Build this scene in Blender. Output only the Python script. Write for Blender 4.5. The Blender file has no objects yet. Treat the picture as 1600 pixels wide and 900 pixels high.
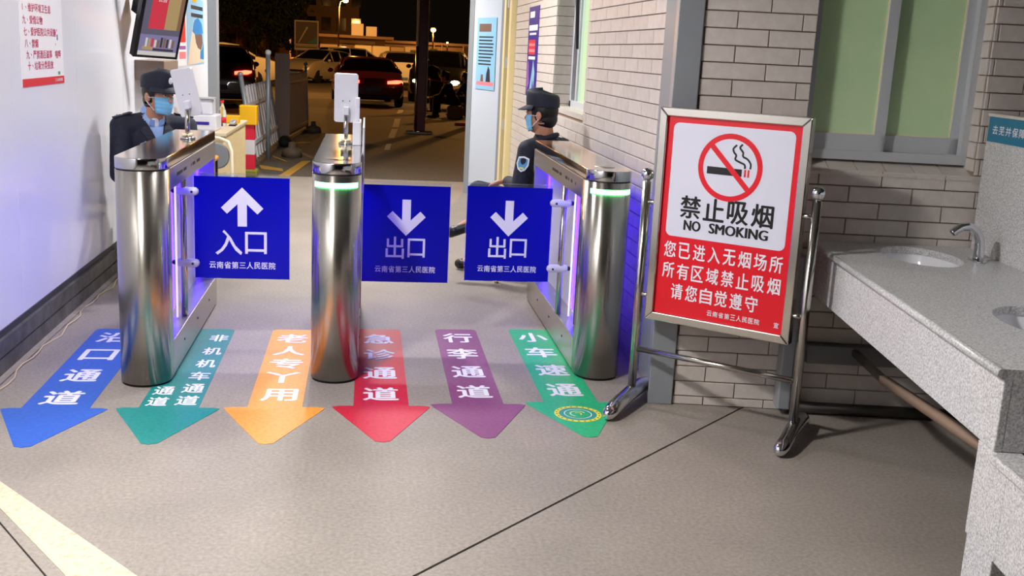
import bpy, bmesh, math, random
from math import sin, cos, pi, radians, sqrt, atan2, hypot
from mathutils import Vector, Matrix, Euler
random.seed(7)
SC = bpy.context.scene
COL = SC.collection
# ------------------------------------------------------------------ camera
CAM_F, CAM_PITCH, CAM_ROLL, CAM_YAW, CAM_H = 1650.0, radians(12.47), radians(2.87), radians(8.2), 1.5
cF = Vector((sin(CAM_YAW)*cos(CAM_PITCH), cos(CAM_YAW)*cos(CAM_PITCH), -sin(CAM_PITCH)))
_R = Vector((cos(CAM_YAW), -sin(CAM_YAW), 0)); _U = _R.cross(cF)
cR = _R*cos(CAM_ROLL) + _U*sin(CAM_ROLL); cU = _U*cos(CAM_ROLL) - _R*sin(CAM_ROLL)
cO = Vector((0, 0, CAM_H))
cam_data = bpy.data.cameras.new('camera'); cam_data.sensor_width = 36; cam_data.lens = CAM_F/1600*36
cam_data.clip_end = 500
cam = bpy.data.objects.new('camera', cam_data); COL.objects.link(cam)
m3 = Matrix((cR, cU, -cF)).transposed()
cam.matrix_world = Matrix.Translation(cO) @ m3.to_4x4()
SC.camera = cam
# ------------------------------------------------------------------ night sky, exposure
w = bpy.data.worlds.new('night_sky'); SC.world = w; w.use_nodes = True
bg = w.node_tree.nodes['Background']; bg.inputs[0].default_value = (0.55, 0.36, 0.22, 1); bg.inputs[1].default_value = 0.006
vs = SC.view_settings; vs.view_transform = 'Standard'; vs.look = 'None'; vs.exposure = 0.0; vs.gamma = 1.0
vs.use_curve_mapping = False
# lamp positions (ceiling lamps of the passage; the fixtures are built with the ceiling)
LAMPS = [((-0.95, 2.75), 116, (1.0, 0.96, 0.93), 0.15), ((-0.1, 7.9), 82, (1.0, 0.97, 0.97), 0.2),
         ((-0.25, 5.35), 18, (1.0, 0.97, 0.97), 0.16), ((-0.3, 11.3), 100, (1.0, 0.95, 0.9), 0.2)]

def ray(x, y): return cF + cR*((x-800)/CAM_F) - cU*((y-450)/CAM_F)
def on_z(x, y, z=0.0):
    d = ray(x, y); return cO + d*((z-CAM_H)/d.z)
def on_y(x, y, Y):
    d = ray(x, y); return cO + d*(Y/d.y)
SLOPE = 0.007
def zg(y): return -SLOPE*max(0.0, y-12.0)
def on_road(x, y):                       # the yard outside falls gently away from the gate
    d = ray(x, y); t = (12*SLOPE-CAM_H)/(d.z+SLOPE*d.y); p = cO + d*t
    return p if p.y > 12 else on_z(x, y)
# frame of the washroom wall, turned 9 degrees against the passage
TH = radians(9)
def G(u, v, z=0.0): return Vector((u*cos(TH)+v*sin(TH), -u*sin(TH)+v*cos(TH), z))
GM = Matrix.Rotation(-TH, 4, 'Z')

# ------------------------------------------------------------------ materials
def lin(c):
    def f(v): v /= 255.0; return v/12.92 if v <= 0.04045 else ((v+0.055)/1.055)**2.4
    return (f(c[0]), f(c[1]), f(c[2]), 1.0)
MATS = {}
def mat(name, col, rough=0.5, metal=0.0, emit=None, estr=0.0, coat=0.0, trans=0.0, alpha=1.0, spec=0.5, ior=1.45):
    m = bpy.data.materials.new(name); m.use_nodes = True
    b = m.node_tree.nodes['Principled BSDF']
    b.inputs['Base Color'].default_value = lin(col); b.inputs['Roughness'].default_value = rough
    b.inputs['Metallic'].default_value = metal; b.inputs['IOR'].default_value = ior
    b.inputs['Specular IOR Level'].default_value = spec
    b.inputs['Coat Weight'].default_value = coat; b.inputs['Transmission Weight'].default_value = trans
    b.inputs['Alpha'].default_value = alpha
    if emit: b.inputs['Emission Color'].default_value = lin(emit); b.inputs['Emission Strength'].default_value = estr
    MATS[name] = m; return m
def nodes(name): nt = MATS[name].node_tree; return nt, nt.nodes, nt.links, nt.nodes['Principled BSDF']
def noise_col(name, c1, c2, scale, lo=0.35, hi=0.65, detail=4, bump=0.0, stretch=None, rough=None, second=None, dist=0.1):
    nt, N, L, b = nodes(name)
    tc = N.new('ShaderNodeTexCoord'); src = tc.outputs['Object']
    mp = N.new('ShaderNodeMapping'); L.new(src, mp.inputs[0])
    if stretch: mp.inputs['Scale'].default_value = stretch
    n = N.new('ShaderNodeTexNoise'); n.inputs['Scale'].default_value = scale; n.inputs['Detail'].default_value = detail
    n.inputs['Roughness'].default_value = 0.65
    L.new(mp.outputs[0], n.inputs['Vector'])
    r = N.new('ShaderNodeValToRGB'); r.color_ramp.elements[0].position = lo; r.color_ramp.elements[1].position = hi
    r.color_ramp.elements[0].color = lin(c1); r.color_ramp.elements[1].color = lin(c2)
    L.new(n.outputs['Fac'], r.inputs[0]); out = r.outputs[0]
    if second:                                      # (scale, strength): slow darkening by large noise
        n2 = N.new('ShaderNodeTexNoise'); n2.inputs['Scale'].default_value = second[0]; n2.inputs['Detail'].default_value = 5
        L.new(mp.outputs[0], n2.inputs['Vector'])
        r2 = N.new('ShaderNodeValToRGB'); r2.color_ramp.elements[0].position = 0.3; r2.color_ramp.elements[1].position = 0.7
        k = 1-second[1]; r2.color_ramp.elements[0].color = (k, k, k, 1); r2.color_ramp.elements[1].color = (1, 1, 1, 1)
        L.new(n2.outputs['Fac'], r2.inputs[0])
        mx = N.new('ShaderNodeMix'); mx.data_type = 'RGBA'; mx.blend_type = 'MULTIPLY'; mx.inputs[0].default_value = 1
        L.new(out, mx.inputs[6]); L.new(r2.outputs[0], mx.inputs[7]); out = mx.outputs[2]
    L.new(out, b.inputs['Base Color'])
    if bump:
        bp = N.new('ShaderNodeBump'); bp.inputs['Strength'].default_value = bump; bp.inputs['Distance'].default_value = dist*0.02
        L.new(n.outputs['Fac'], bp.inputs['Height']); L.new(bp.outputs[0], b.inputs['Normal'])
def vary(name, amount):                             # each piece a slightly different tone
    nt, N, L, b = nodes(name)
    oi = N.new('ShaderNodeObjectInfo'); mr = N.new('ShaderNodeMapRange')
    mr.inputs['To Min'].default_value = 1-amount; mr.inputs['To Max'].default_value = 1+amount*0.4
    L.new(oi.outputs['Random'], mr.inputs[0])
    mx = N.new('ShaderNodeMix'); mx.data_type = 'RGBA'; mx.blend_type = 'MULTIPLY'; mx.inputs[0].default_value = 1
    src = b.inputs['Base Color']
    if src.is_linked: L.new(src.links[0].from_socket, mx.inputs[6])
    else: mx.inputs[6].default_value = src.default_value
    cmb = N.new('ShaderNodeCombineColor')
    for i in range(3): L.new(mr.outputs[0], cmb.inputs[i])
    L.new(cmb.outputs[0], mx.inputs[7]); L.new(mx.outputs[2], b.inputs['Base Color'])

mat('concrete', (150, 142, 132), 0.55); noise_col('concrete', (134, 126, 118), (166, 158, 149), 70, 0.3, 0.7, 8, 0.25, second=(2.2, 0.16))
mat('joint_dirt', (62, 56, 48), 0.95)
mat('asphalt', (88, 80, 70), 0.75); noise_col('asphalt', (74, 67, 58), (104, 95, 84), 26, 0.3, 0.7, 8, 0.2, second=(0.35, 0.3))
mat('line_cream', (222, 208, 180), 0.7); noise_col('line_cream', (168, 154, 128), (206, 194, 168), 40, 0.3, 0.5, 6, 0.1)
mat('white_panel', (238, 240, 247), 0.28, coat=0.2)
mat('panel_grey', (176, 178, 184), 0.35)
mat('rail_metal', (118, 118, 116), 0.45, 0.75); noise_col('rail_metal', (86, 86, 84), (134, 134, 132), 9, 0.3, 0.7, 6)
mat('dark_trim', (66, 66, 70), 0.5, 0.3)
mat('grout', (150, 130, 112), 0.9)
mat('tile', (210, 201, 193), 0.42); noise_col('tile', (202, 193, 185), (216, 208, 201), 22, 0.3, 0.7, 6, 0.06); vary('tile', 0.07)
mat('column_paint', (150, 155, 160), 0.4, 0.2)
mat('alu', (196, 200, 203), 0.38, 0.15)
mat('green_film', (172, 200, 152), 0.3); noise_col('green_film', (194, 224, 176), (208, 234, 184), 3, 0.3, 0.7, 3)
mat('mint_film', (186, 214, 190), 0.35)
mat('granite', (180, 180, 180), 0.3); noise_col('granite', (155, 155, 157), (224, 224, 223), 158, 0.35, 0.61, 4)
mat('granite_dull', (176, 176, 175), 0.5); noise_col('granite_dull', (155, 155, 157), (224, 224, 223), 158, 0.35, 0.61, 4)
mat('ceramic', (240, 241, 246), 0.12, coat=0.5)
mat('chrome', (215, 217, 222), 0.08, 1.0)
mat('steel', (172, 168, 160), 0.27, 1.0)
mat('steel_soft', (176, 174, 170), 0.36, 1.0)
mat('steel_top', (186, 186, 188), 0.12, 1.0)
mat('steel_tube', (190, 186, 178), 0.18, 1.0)
mat('black_gloss', (18, 18, 22), 0.15)
mat('black_plastic', (26, 26, 30), 0.45)
mat('rubber', (20, 20, 20), 0.8)
mat('blue_film', (4, 8, 168), 0.22, spec=0.3)
mat('clear_acrylic', (235, 240, 250), 0.04, trans=0.97, ior=1.12)
mat('print_white', (236, 236, 246), 0.5)
mat('led_violet', (120, 90, 255), 0.4, emit=(70, 36, 255), estr=9.0)
mat('led_tube', (240, 235, 255), 0.3, emit=(190, 170, 255), estr=1.6)
mat('led_green', (120, 255, 160), 0.3, emit=(110, 255, 150), estr=6)
mat('inner_panel', (200, 200, 208), 0.35)
mat('white_plastic', (208, 208, 216), 0.35)
mat('sign_red', (222, 14, 36), 0.25)
mat('sign_white', (222, 224, 240), 0.25)
mat('sign_black', (14, 14, 16), 0.3)
for n, c in (('blue', (38, 92, 190)), ('teal', (28, 132, 128)), ('orange', (248, 150, 62)), ('red', (196, 34, 58)), ('purple', (132, 72, 118)), ('green', (34, 172, 118))):
    mat('arrow_'+n, c, 0.45); noise_col('arrow_'+n, tuple(int(v*0.9) for v in c), tuple(min(255, int(v*1.06)) for v in c), 60, 0.25, 0.6, 6, 0.1)
mat('emblem_yellow', (232, 224, 74), 0.5); mat('emblem_teal', (44, 150, 148), 0.5); mat('emblem_pale', (208, 236, 210), 0.5)
mat('emblem_dark', (96, 104, 40), 0.5)
mat('skin', (196, 142, 112), 0.5); mat('hair', (16, 14, 14), 0.5)
mat('navy', (22, 27, 42), 0.75); noise_col('navy', (18, 23, 36), (30, 36, 54), 45, 0.3, 0.7, 5, 0.1)
mat('navy_cap', (24, 30, 46), 0.7)
mat('shirt_blue', (150, 182, 232), 0.7); mat('undershirt', (230, 232, 238), 0.7)
mat('mask_blue', (128, 196, 236), 0.65); mat('ear_loop', (232, 236, 240), 0.6)
mat('badge_silver', (200, 204, 212), 0.3, 0.6); mat('badge_white', (232, 236, 240), 0.5); mat('badge_blue', (70, 150, 205), 0.5)
mat('shoe_black', (16, 16, 17), 0.4)
mat('cream_wood', (222, 200, 152), 0.5); noise_col('cream_wood', (214, 190, 140), (228, 207, 160), 6, 0.3, 0.7, 5, 0.0, (1, 1, 12))
mat('desk_top', (206, 192, 160), 0.35)
mat('cream_tube', (236, 224, 190), 0.35); mat('chair_grey', (118, 122, 124), 0.6); mat('arm_wood', (196, 130, 52), 0.3)
mat('yellow_plastic', (232, 176, 20), 0.4); mat('barrel_red', (206, 28, 56), 0.5); mat('barrel_white', (206, 204, 208), 0.5); mat('olive', (122, 118, 34), 0.7)
mat('paper', (232, 234, 238), 0.6); mat('bottle_clear', (226, 236, 236), 0.08, trans=0.9); mat('bottle_red', (206, 30, 44), 0.4)
mat('fence_white', (226, 228, 236), 0.45); mat('fence_brown', (136, 112, 102), 0.5); mat('fence_post', (150, 158, 166), 0.45, 0.3); mat('fence_base', (96, 80, 66), 0.7)
mat('maroon', (96, 13, 22), 0.4); mat('red_paint', (176, 20, 34), 0.4)
mat('glass_dark', (14, 12, 12), 0.08, spec=0.6)
mat('tyre', (15, 14, 14), 0.85); mat('alloy', (150, 146, 140), 0.35, 0.8)
mat('tail_red', (200, 20, 20), 0.2, emit=(255, 70, 46), estr=9.0)
mat('tail_dim', (170, 14, 14), 0.2)
mat('head_lit', (255, 230, 180), 0.2, emit=(255, 205, 130), estr=30.0)
mat('head_glass', (210, 200, 190), 0.08, spec=0.8)
mat('plate_blue', (86, 110, 150), 0.5)
mat('sodium', (255, 190, 90), 0.4, emit=(255, 176, 74), estr=40.0)
mat('lamp_white', (255, 250, 240), 0.4, emit=(255, 246, 232), estr=14.0)
mat('ochre_wall', (200, 138, 56), 0.8); mat('tan_wall', (176, 152, 122), 0.8); mat('brown_wall', (104, 82, 62), 0.8); mat('cream_box', (212, 200, 180), 0.6)
mat('bark', (52, 40, 30), 0.9); mat('leaf', (52, 60, 32), 0.8)
mat('road_yellow', (176, 132, 52), 0.7); mat('road_white', (190, 184, 172), 0.7)
mat('brown_bar', (150, 126, 108), 0.6); mat('pipe_grey', (120, 122, 122), 0.55, 0.2); mat('pipe_black', (46, 42, 36), 0.4)
mat('teal_sign', (30, 116, 150), 0.4)
mat('ceiling_paint', (128, 126, 122), 0.8)
mat('magenta', (206, 34, 104), 0.5); mat('poster_white', (246, 246, 250), 0.4); mat('poster_red', (226, 32, 54), 0.4); mat('poster_blue', (42, 26, 138), 0.35)
mat('sky_print', (140, 190, 222), 0.45); mat('cap_print', (52, 128, 190), 0.5); mat('face_print', (120, 92, 80), 0.5); mat('sand_print', (222, 200, 176), 0.5); mat('ink', (52, 52, 60), 0.5)
mat('mauve_print', (150, 90, 170), 0.5); mat('pink_print', (236, 130, 140), 0.5)
mat('yellow_frame', (232, 214, 160), 0.4); mat('door_white', (196, 204, 216), 0.35)
def screen(n, c, s=0.75): mat(n, (5, 5, 5), 0.3, emit=c, estr=s)
screen('scr_red', (226, 60, 80)); screen('scr_tan', (190, 160, 110)); screen('scr_grey', (104, 100, 120)); screen('scr_lilac', (140, 132, 176)); screen('scr_white', (226, 220, 214)); screen('scr_dark', (62, 58, 70)); screen('scr_brown', (140, 106, 84))
mat('shelf_brown', (134, 116, 104), 0.4)
mat('cable', (196, 180, 150), 0.6)

def brushed(name, amt):                             # fine horizontal brushing smears reflections upright
    nt, N, L, b = nodes(name); tg = N.new('ShaderNodeTangent'); tg.direction_type = 'RADIAL'; tg.axis = 'Z'
    b.inputs['Anisotropic'].default_value = amt; b.inputs['Anisotropic Rotation'].default_value = 0.25; L.new(tg.outputs[0], b.inputs['Tangent'])
brushed('steel', .85)
# ------------------------------------------------------------------ mesh helpers
class MB:
    def __init__(s): s.v = []; s.f = []; s.sm = []
    def add(s, vs_, fs, smooth=False):
        o = len(s.v); s.v += [tuple(v) for v in vs_]; s.f += [tuple(i+o for i in f) for f in fs]; s.sm += [smooth]*len(fs); return s
    def box(s, a, b, M=None):
        x0, y0, z0 = a; x1, y1, z1 = b
        P = [Vector(p) for p in ((x0,y0,z0),(x1,y0,z0),(x1,y1,z0),(x0,y1,z0),(x0,y0,z1),(x1,y0,z1),(x1,y1,z1),(x0,y1,z1))]
        if M: P = [M @ p for p in P]
        return s.add(P, ((0,3,2,1),(4,5,6,7),(0,1,5,4),(1,2,6,5),(2,3,7,6),(3,0,4,7)))
    def quad(s, *p): return s.add(p, (tuple(range(len(p))),))
    def prism(s, poly, h, M=None, smooth=False):       # polygon (x,y) extruded along z from 0 to h (or (z0,z1))
        z0, z1 = (0, h) if not isinstance(h, tuple) else h
        n = len(poly); P = [Vector((p[0], p[1], z0)) for p in poly] + [Vector((p[0], p[1], z1)) for p in poly]
        if M: P = [M @ p for p in P]
        s.add(P, (tuple(range(n-1, -1, -1)), tuple(range(n, 2*n))))
        o = len(s.v)-2*n
        for i in range(n): s.f.append((o+i, o+(i+1) % n, o+n+(i+1) % n, o+n+i)); s.sm.append(smooth)
        return s
    def tube(s, pts, r, n=12, caps=True, closed=False):  # round tube along points, r scalar or list
        pts = [Vector(p) for p in pts]; k = len(pts); rs = r if isinstance(r, (list, tuple)) else [r]*k
        up = None; rings = []
        for i, p in enumerate(pts):
            if closed: t = (pts[(i+1) % k]-pts[i-1]).normalized()
            else: t = (pts[min(i+1, k-1)]-pts[max(i-1, 0)]).normalized()
            if up is None: up = t.orthogonal().normalized()
            else:
                up = up - t*up.dot(t); up = up.normalized() if up.length > 1e-6 else t.orthogonal().normalized()
            b = t.cross(up); rings.append([p + (up*cos(2*pi*j/n) + b*sin(2*pi*j/n))*rs[i] for j in range(n)])
        V = [q for rg in rings for q in rg]; F = []
        for i in range(k if closed else k-1):
            for j in range(n):
                a = i*n+j; b2 = i*n+(j+1) % n; c2 = ((i+1) % k)*n+(j+1) % n; d = ((i+1) % k)*n+j; F.append((a, b2, c2, d))
        s.add(V, F, True)
        if caps and not closed:
            o = len(s.v)-len(V)
            s.f.append(tuple(o+j for j in range(n-1, -1, -1))); s.sm.append(False)
            s.f.append(tuple(o+(k-1)*n+j for j in range(n))); s.sm.append(False)
        return s
    def lathe(s, prof, n=24, c=(0, 0, 0), M=None, smooth=True):  # (r,z) profile about z
        V = []; F = []
        for r, z in prof:
            for j in range(n): V.append(Vector((c[0]+r*cos(2*pi*j/n), c[1]+r*sin(2*pi*j/n), c[2]+z)))
        if M: V = [M @ p for p in V]
        for i in range(len(prof)-1):
            for j in range(n): F.append((i*n+j, i*n+(j+1) % n, (i+1)*n+(j+1) % n, (i+1)*n+j))
        s.add(V, F, smooth); o = len(s.v)-len(V)
        if prof[0][0] > 1e-5: s.f.append(tuple(o+j for j in range(n-1, -1, -1))); s.sm.append(False)
        if prof[-1][0] > 1e-5: s.f.append(tuple(o+(len(prof)-1)*n+j for j in range(n))); s.sm.append(False)
        return s
    def ell(s, c, r, M=None, n=16, k=10):                # ellipsoid
        if not isinstance(r, (tuple, list)): r = (r, r, r)
        V = []; F = []
        for i in range(k+1):
            a = -pi/2+pi*i/k
            for j in range(n):
                p = Vector((r[0]*cos(a)*cos(2*pi*j/n), r[1]*cos(a)*sin(2*pi*j/n), r[2]*sin(a)))
                if M: p = M @ p
                V.append(p+Vector(c))
        for i in range(k):
            for j in range(n): F.append((i*n+j, i*n+(j+1) % n, (i+1)*n+(j+1) % n, (i+1)*n+j))
        return s.add(V, F, True)
    def cap(s, p, q, r1, r2, n=12):                      # tapered capsule
        p = Vector(p); q = Vector(q); t = (q-p).normalized(); L = (q-p).length
        pts = []; rs = []
        for i in range(5):
            a = pi/2*(1-i/4)
            pts.append(p - t*r1*sin(a)); rs.append(max(1e-4, r1*cos(a)))
        for i in range(5):
            a = pi/2*i/4
            pts.append(q + t*r2*sin(a)); rs.append(max(1e-4, r2*cos(a)))
        return s.tube(pts, rs, n)
    def build(s, name, m, parent=None, M=None, bevel=0.0, seg=2, recalc=True):
        me = bpy.data.meshes.new(name); me.from_pydata(s.v, [], s.f); me.polygons.foreach_set('use_smooth', s.sm)
        if recalc:
            bm = bmesh.new(); bm.from_mesh(me)
            bmesh.ops.remove_doubles(bm, verts=bm.verts, dist=1e-6)
            bmesh.ops.recalc_face_normals(bm, faces=bm.faces); bm.to_mesh(me); bm.free()
        me.materials.append(MATS[m] if isinstance(m, str) else m)
        return link(name, me, parent, M, bevel, seg)
def link(name, me, parent=None, M=None, bevel=0.0, seg=2):
    o = bpy.data.objects.new(name, me); COL.objects.link(o)
    if parent: o.parent = parent
    if M is not None: o.matrix_local = M
    if bevel:
        b = o.modifiers.new('edge', 'BEVEL'); b.width = bevel; b.segments = seg; b.limit_method = 'ANGLE'; b.angle_limit = radians(40); b.harden_normals = False
    return o
def tag(o, label, cat, group=None):
    o['label'] = label; o['category'] = cat
    if group: o['group'] = group
    return o
def thing(name, label, cat, loc=(0, 0, 0), rz=0.0, group=None):
    o = bpy.data.objects.new(name, None); o.empty_display_size = 0.1; COL.objects.link(o)
    o.location = loc; o.rotation_euler = (0, 0, rz); return tag(o, label, cat, group)
def struct(o): o['kind'] = 'structure'; return o
def copy_tree(o, parent=None):
    c = o.copy(); COL.objects.link(c); c.parent = parent
    for ch in list(o.children): copy_tree(ch, c)
    return c
def rrect(x0, y0, x1, y1, r, n=6):
    P = []
    for cx, cy, a0 in ((x1-r, y1-r, 0), (x0+r, y1-r, pi/2), (x0+r, y0+r, pi), (x1-r, y0+r, 1.5*pi)):
        for i in range(n+1): a = a0+pi/2*i/n; P.append((cx+r*cos(a), cy+r*sin(a)))
    return P
# text: every glyph comes from the built-in font; returns (verts, faces) in a unit em box centred on the origin
_TX = {}
def glyph(body, bold=0.0):
    k = (body, bold)
    if k not in _TX:
        c = bpy.data.curves.new('glyphs', 'FONT'); c.body = body; c.offset = bold; c.resolution_u = 3
        o = bpy.data.objects.new('glyphs', c); COL.objects.link(o)
        dg = bpy.context.evaluated_depsgraph_get(); me = bpy.data.meshes.new_from_object(o.evaluated_get(dg))
        V = [v.co.copy() for v in me.vertices]; F = [tuple(p.vertices) for p in me.polygons]
        bpy.data.objects.remove(o); bpy.data.meshes.remove(me); bpy.data.curves.remove(c)
        xs = [v.x for v in V] or [0]; ys = [v.y for v in V] or [0]
        cx, cy = (min(xs)+max(xs))/2, (min(ys)+max(ys))/2; W, H = max(max(xs)-min(xs), 1e-3), max(max(ys)-min(ys), 1e-3)
        _TX[k] = ([((v.x-cx)/W, (v.y-cy)/H) for v in V], F, W, H)
    return _TX[k]
def put_text(mb, body, cx, cy, wdt, hgt, M, bold=0.0, em=None):
    """fit the string into a wdt x hgt box centred at (cx, cy) of the plane M (local x right, y up); bold: stroke growth as a share of the box"""
    V, F, W, H = glyph(body, 0.0)
    if em: wdt, hgt = W*em[0], H*em[1]
    sh = ((0, 0),) if not bold else ((-bold, 0), (bold, 0), (0, -bold*.7), (0, bold*.7), (0, 0))
    for i, (dx, dy) in enumerate(sh):
        mb.add([M @ Vector((cx+x*wdt+dx*wdt, cy+y*hgt+dy*hgt, i*.00012)) for x, y in V], F)
    return mb
def letter(parent, body, cx, cy, wdt, hgt, M, m, bold=0.0, em=None, name='character'):
    return put_text(MB(), body, cx, cy, wdt, hgt, M, bold, em).build(name, m, parent, recalc=False)
def plane_m(o, x, y):                                   # matrix of a plane with origin o, right x, up y
    x = Vector(x).normalized(); y = Vector(y); y = (y-x*y.dot(x)).normalized(); z = x.cross(y)
    m = Matrix((x, y, z)).transposed().to_4x4(); m.translation = Vector(o); return m
# ================================================================== THE SETTING
def clip(poly, n, d):                                   # keep the side n.p >= d of a convex polygon
    out = []
    for i, p in enumerate(poly):
        q = poly[(i+1) % len(poly)]; a = n[0]*p[0]+n[1]*p[1]-d; b = n[0]*q[0]+n[1]*q[1]-d
        if a >= 0: out.append(p)
        if (a >= 0) != (b >= 0): t = a/(a-b); out.append((p[0]+(q[0]-p[0])*t, p[1]+(q[1]-p[1])*t))
    return out
floor = struct(MB().box((-6, -4, -0.10), (8, 12.4, -0.014)).build('floor', 'joint_dirt'))
dom = [(-6, -4), (8, -4), (8, 12.4), (-6, 12.4)]
a1 = Vector((0.16, 2.83)); b1 = Vector((1.67, 4.31)); t1 = (b1-a1).normalized(); n1 = Vector((-t1.y, t1.x)); d1 = n1.dot(a1)
a2 = Vector((-1.11, 3.23)); b2 = Vector((-0.87, 2.87)); t2 = (b2-a2).normalized(); n2 = Vector((-t2.y, t2.x)); d2 = n2.dot(a2)
gp = 0.005
for pl in (clip(dom, -n1, -(d1-gp)), clip(clip(dom, n1, d1+gp), n2, d2+0.003), clip(clip(dom, n1, d1+gp), -n2, -(d2-0.003))):
    MB().prism(pl, (-0.013, 0.0)).build('slab', 'concrete', floor)
yard = struct(MB().quad((-70, 12.4, zg(12.4)), (70, 12.4, zg(12.4)), (70, 220, zg(220)), (-70, 220, zg(220))).build('floor', 'asphalt'))
# painted line across the passage
st = MB().prism([(-1.60, 4.25), (-1.595, 4.0), (-0.62, 2.86), (-0.2, 2.3), (-0.42, 2.3), (-0.81, 2.86), (-1.6, 3.99)][1:], (0.0004, 0.0016)).build('painted_line', 'line_cream')
tag(st, 'wide worn cream line painted across the concrete floor', 'floor line')

# ---- left wall of glossy white panels on a metal base rail
XL, XR = -1.6, 1.36
wl = struct(MB().box((XL-0.14, -3.5, 0.0), (XL-0.012, 11.25, 2.8)).build('wall_left', 'panel_grey'))
y = -3.5; edges = [-3.5, -1.45, -0.35, 0.75, 1.85, 2.95, 4.05, 5.15, 6.25, 7.38, 8.5, 9.6, 10.7, 11.25]
for a, b in zip(edges[:-1], edges[1:]):
    MB().box((XL-0.0125, a+0.0015, 0.185), (XL, b-0.0015, 2.79)).build('panel', 'white_panel', wl)
nt, N, L, b = nodes('white_panel')
tc = N.new('ShaderNodeTexCoord'); nz = N.new('ShaderNodeTexNoise'); nz.inputs['Scale'].default_value = 2.2; nz.inputs['Detail'].default_value = 1
bp = N.new('ShaderNodeBump'); bp.inputs['Strength'].default_value = 0.35; bp.inputs['Distance'].default_value = 0.02
L.new(tc.outputs['Object'], nz.inputs[0]); L.new(nz.outputs[0], bp.inputs['Height']); L.new(bp.outputs[0], b.inputs['Normal'])
bl = struct(MB().box((XL-0.012, -3.5, 0.0), (XL+0.028, 11.2, 0.075)).box((XL-0.012, -3.5, 0.082), (XL+0.024, 11.2, 0.155)).box((XL-0.012, -3.5, 0.07), (XL+0.018, 11.2, 0.09)).build('baseboard_left', 'rail_metal'))
MB().box((XL-0.012, -3.5, 0.155), (XL+0.006, 11.2, 0.186)).build('trim_strip', 'dark_trim', bl)
MB().box((XL+0.0, -3.5, 0.0), (XL+0.06, 11.2, 0.008)).build('mortar_lip', 'concrete', bl)
tp = struct(MB().box((XL-0.1, 11.22, 0), (XL+0.09, 11.40, 2.8)).box((XL-0.1, 11.44, 0), (XL+0.05, 11.62, 2.8)).build('trim_1', 'column_paint', bevel=0.004))

# ---- tiled walls
TZ, TL, GAP = 0.070, 0.27, 0.0046
_tile = {}
def tile_mesh(l, h, d):
    k = (round(l, 3), round(h, 3), round(d, 3))
    if k not in _tile:
        b = 0.0018
        V = [(0, 0, 0), (l, 0, 0), (l, 0, h), (0, 0, h), (0, -d+b, 0), (l, -d+b, 0), (l, -d+b, h), (0, -d+b, h),
             (b, -d, b), (l-b, -d, b), (l-b, -d, h-b), (b, -d, h-b)]
        F = [(0, 4, 5, 1), (1, 5, 6, 2), (2, 6, 7, 3), (3, 7, 4, 0), (4, 8, 9, 5), (5, 9, 10, 6), (6, 10, 11, 7), (7, 11, 8, 4), (8, 11, 10, 9)]
        F = [tuple(reversed(f)) for f in F]
        me = bpy.data.meshes.new('tile'); me.from_pydata(V, [], F); me.materials.append(MATS['tile']); _tile[k] = me
    return _tile[k]
def tile_rows(parent, M, s0, s1, z0, z1, holes=(), first=0.14, depth=0.012, rows0=0.04, joined=None):
    """running-bond tiles on the plane M (local x along the wall, z up, -y outwards)"""
    k = math.floor((z0-rows0)/TZ)-1
    while rows0+TZ*k < z1:
        za, zb = max(z0, rows0+TZ*k), min(z1, rows0+TZ*(k+1)); 
        if zb-za > 0.012:
            s = s0+first-(TL if k % 2 else TL*1.5)
            while s < s1:
                segs = [(max(s, s0), min(s+TL, s1))]
                for (h0, h1, hz0, hz1) in holes:
                    if zb > hz0+0.01 and za < hz1-0.01:
                        ns = []
                        for a, b in segs:
                            if b <= h0 or a >= h1: ns.append((a, b))
                            else:
                                if a < h0: ns.append((a, h0))
                                if b > h1: ns.append((h1, b))
                        segs = ns
                for a, b in segs:
                    if b-a > 0.012:
                        l, h = b-a-GAP, zb-za-GAP
                        p = Vector((a+GAP/2, random.uniform(-0.0008, 0.0004), za+GAP/2))
                        if joined is not None:
                            me = tile_mesh(l, h, depth); joined.add([M @ (Vector(v.co)+p) for v in me.vertices], [tuple(q.vertices) for q in me.polygons])
                        else:
                            link('tile', tile_mesh(l, h, depth), parent, M @ Matrix.Translation(p) @ Matrix.Rotation(random.uniform(-.004, .004), 4, 'Z'))
                s += TL
        k += 1
WY0, WY1, WZ0, WZ1 = 6.67, 7.85, 1.14, 2.45
wr = MB()
for a, b in (((XR+.012, 4.42, 0), (XR+.32, WY0, 2.8)), ((XR+.012, WY1, 0), (XR+.32, 10.2, 2.8)), ((XR+.012, WY0, 0), (XR+.32, WY1, WZ0)), ((XR+.012, WY0, WZ1), (XR+.32, WY1, 2.8))): wr.box(a, b)
wr = struct(wr.build('wall_right', 'grout'))
# local x of the right wall runs towards the camera (-Y), outwards is -X
MR = plane_m((XR+.012, 10.2, 0), (0, -1, 0), (0, 0, 1)); MR = Matrix(((0, 1, 0, XR+.012), (-1, 0, 0, 10.2), (0, 0, 1, 0), (0, 0, 0, 1)))
tile_rows(wr, MR, 10.2-WY0, 10.2-4.62, 0.0, 2.2, first=0.1)
far = MB(); tile_rows(None, MR, 0.0, 10.2-WY0, 0.0, 2.2, holes=((10.2-WY1, 10.2-WY0, WZ0-.01, 3),), first=0.1, joined=far)
tile_rows(None, MR, 0.0, 10.2-4.62, 2.2, 2.78, holes=((10.2-WY1, 10.2-WY0, WZ0-.01, WZ1),), joined=far)
# jamb of the side window (faces the camera)
tile_rows(None, Matrix.Translation((XR, WY1, 0)), 0.0, 0.16, WZ0, WZ1, joined=far, depth=0.004)
fo = far.build('tiles', 'tile', wr, recalc=False); fo['kind'] = 'stuff'
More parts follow.
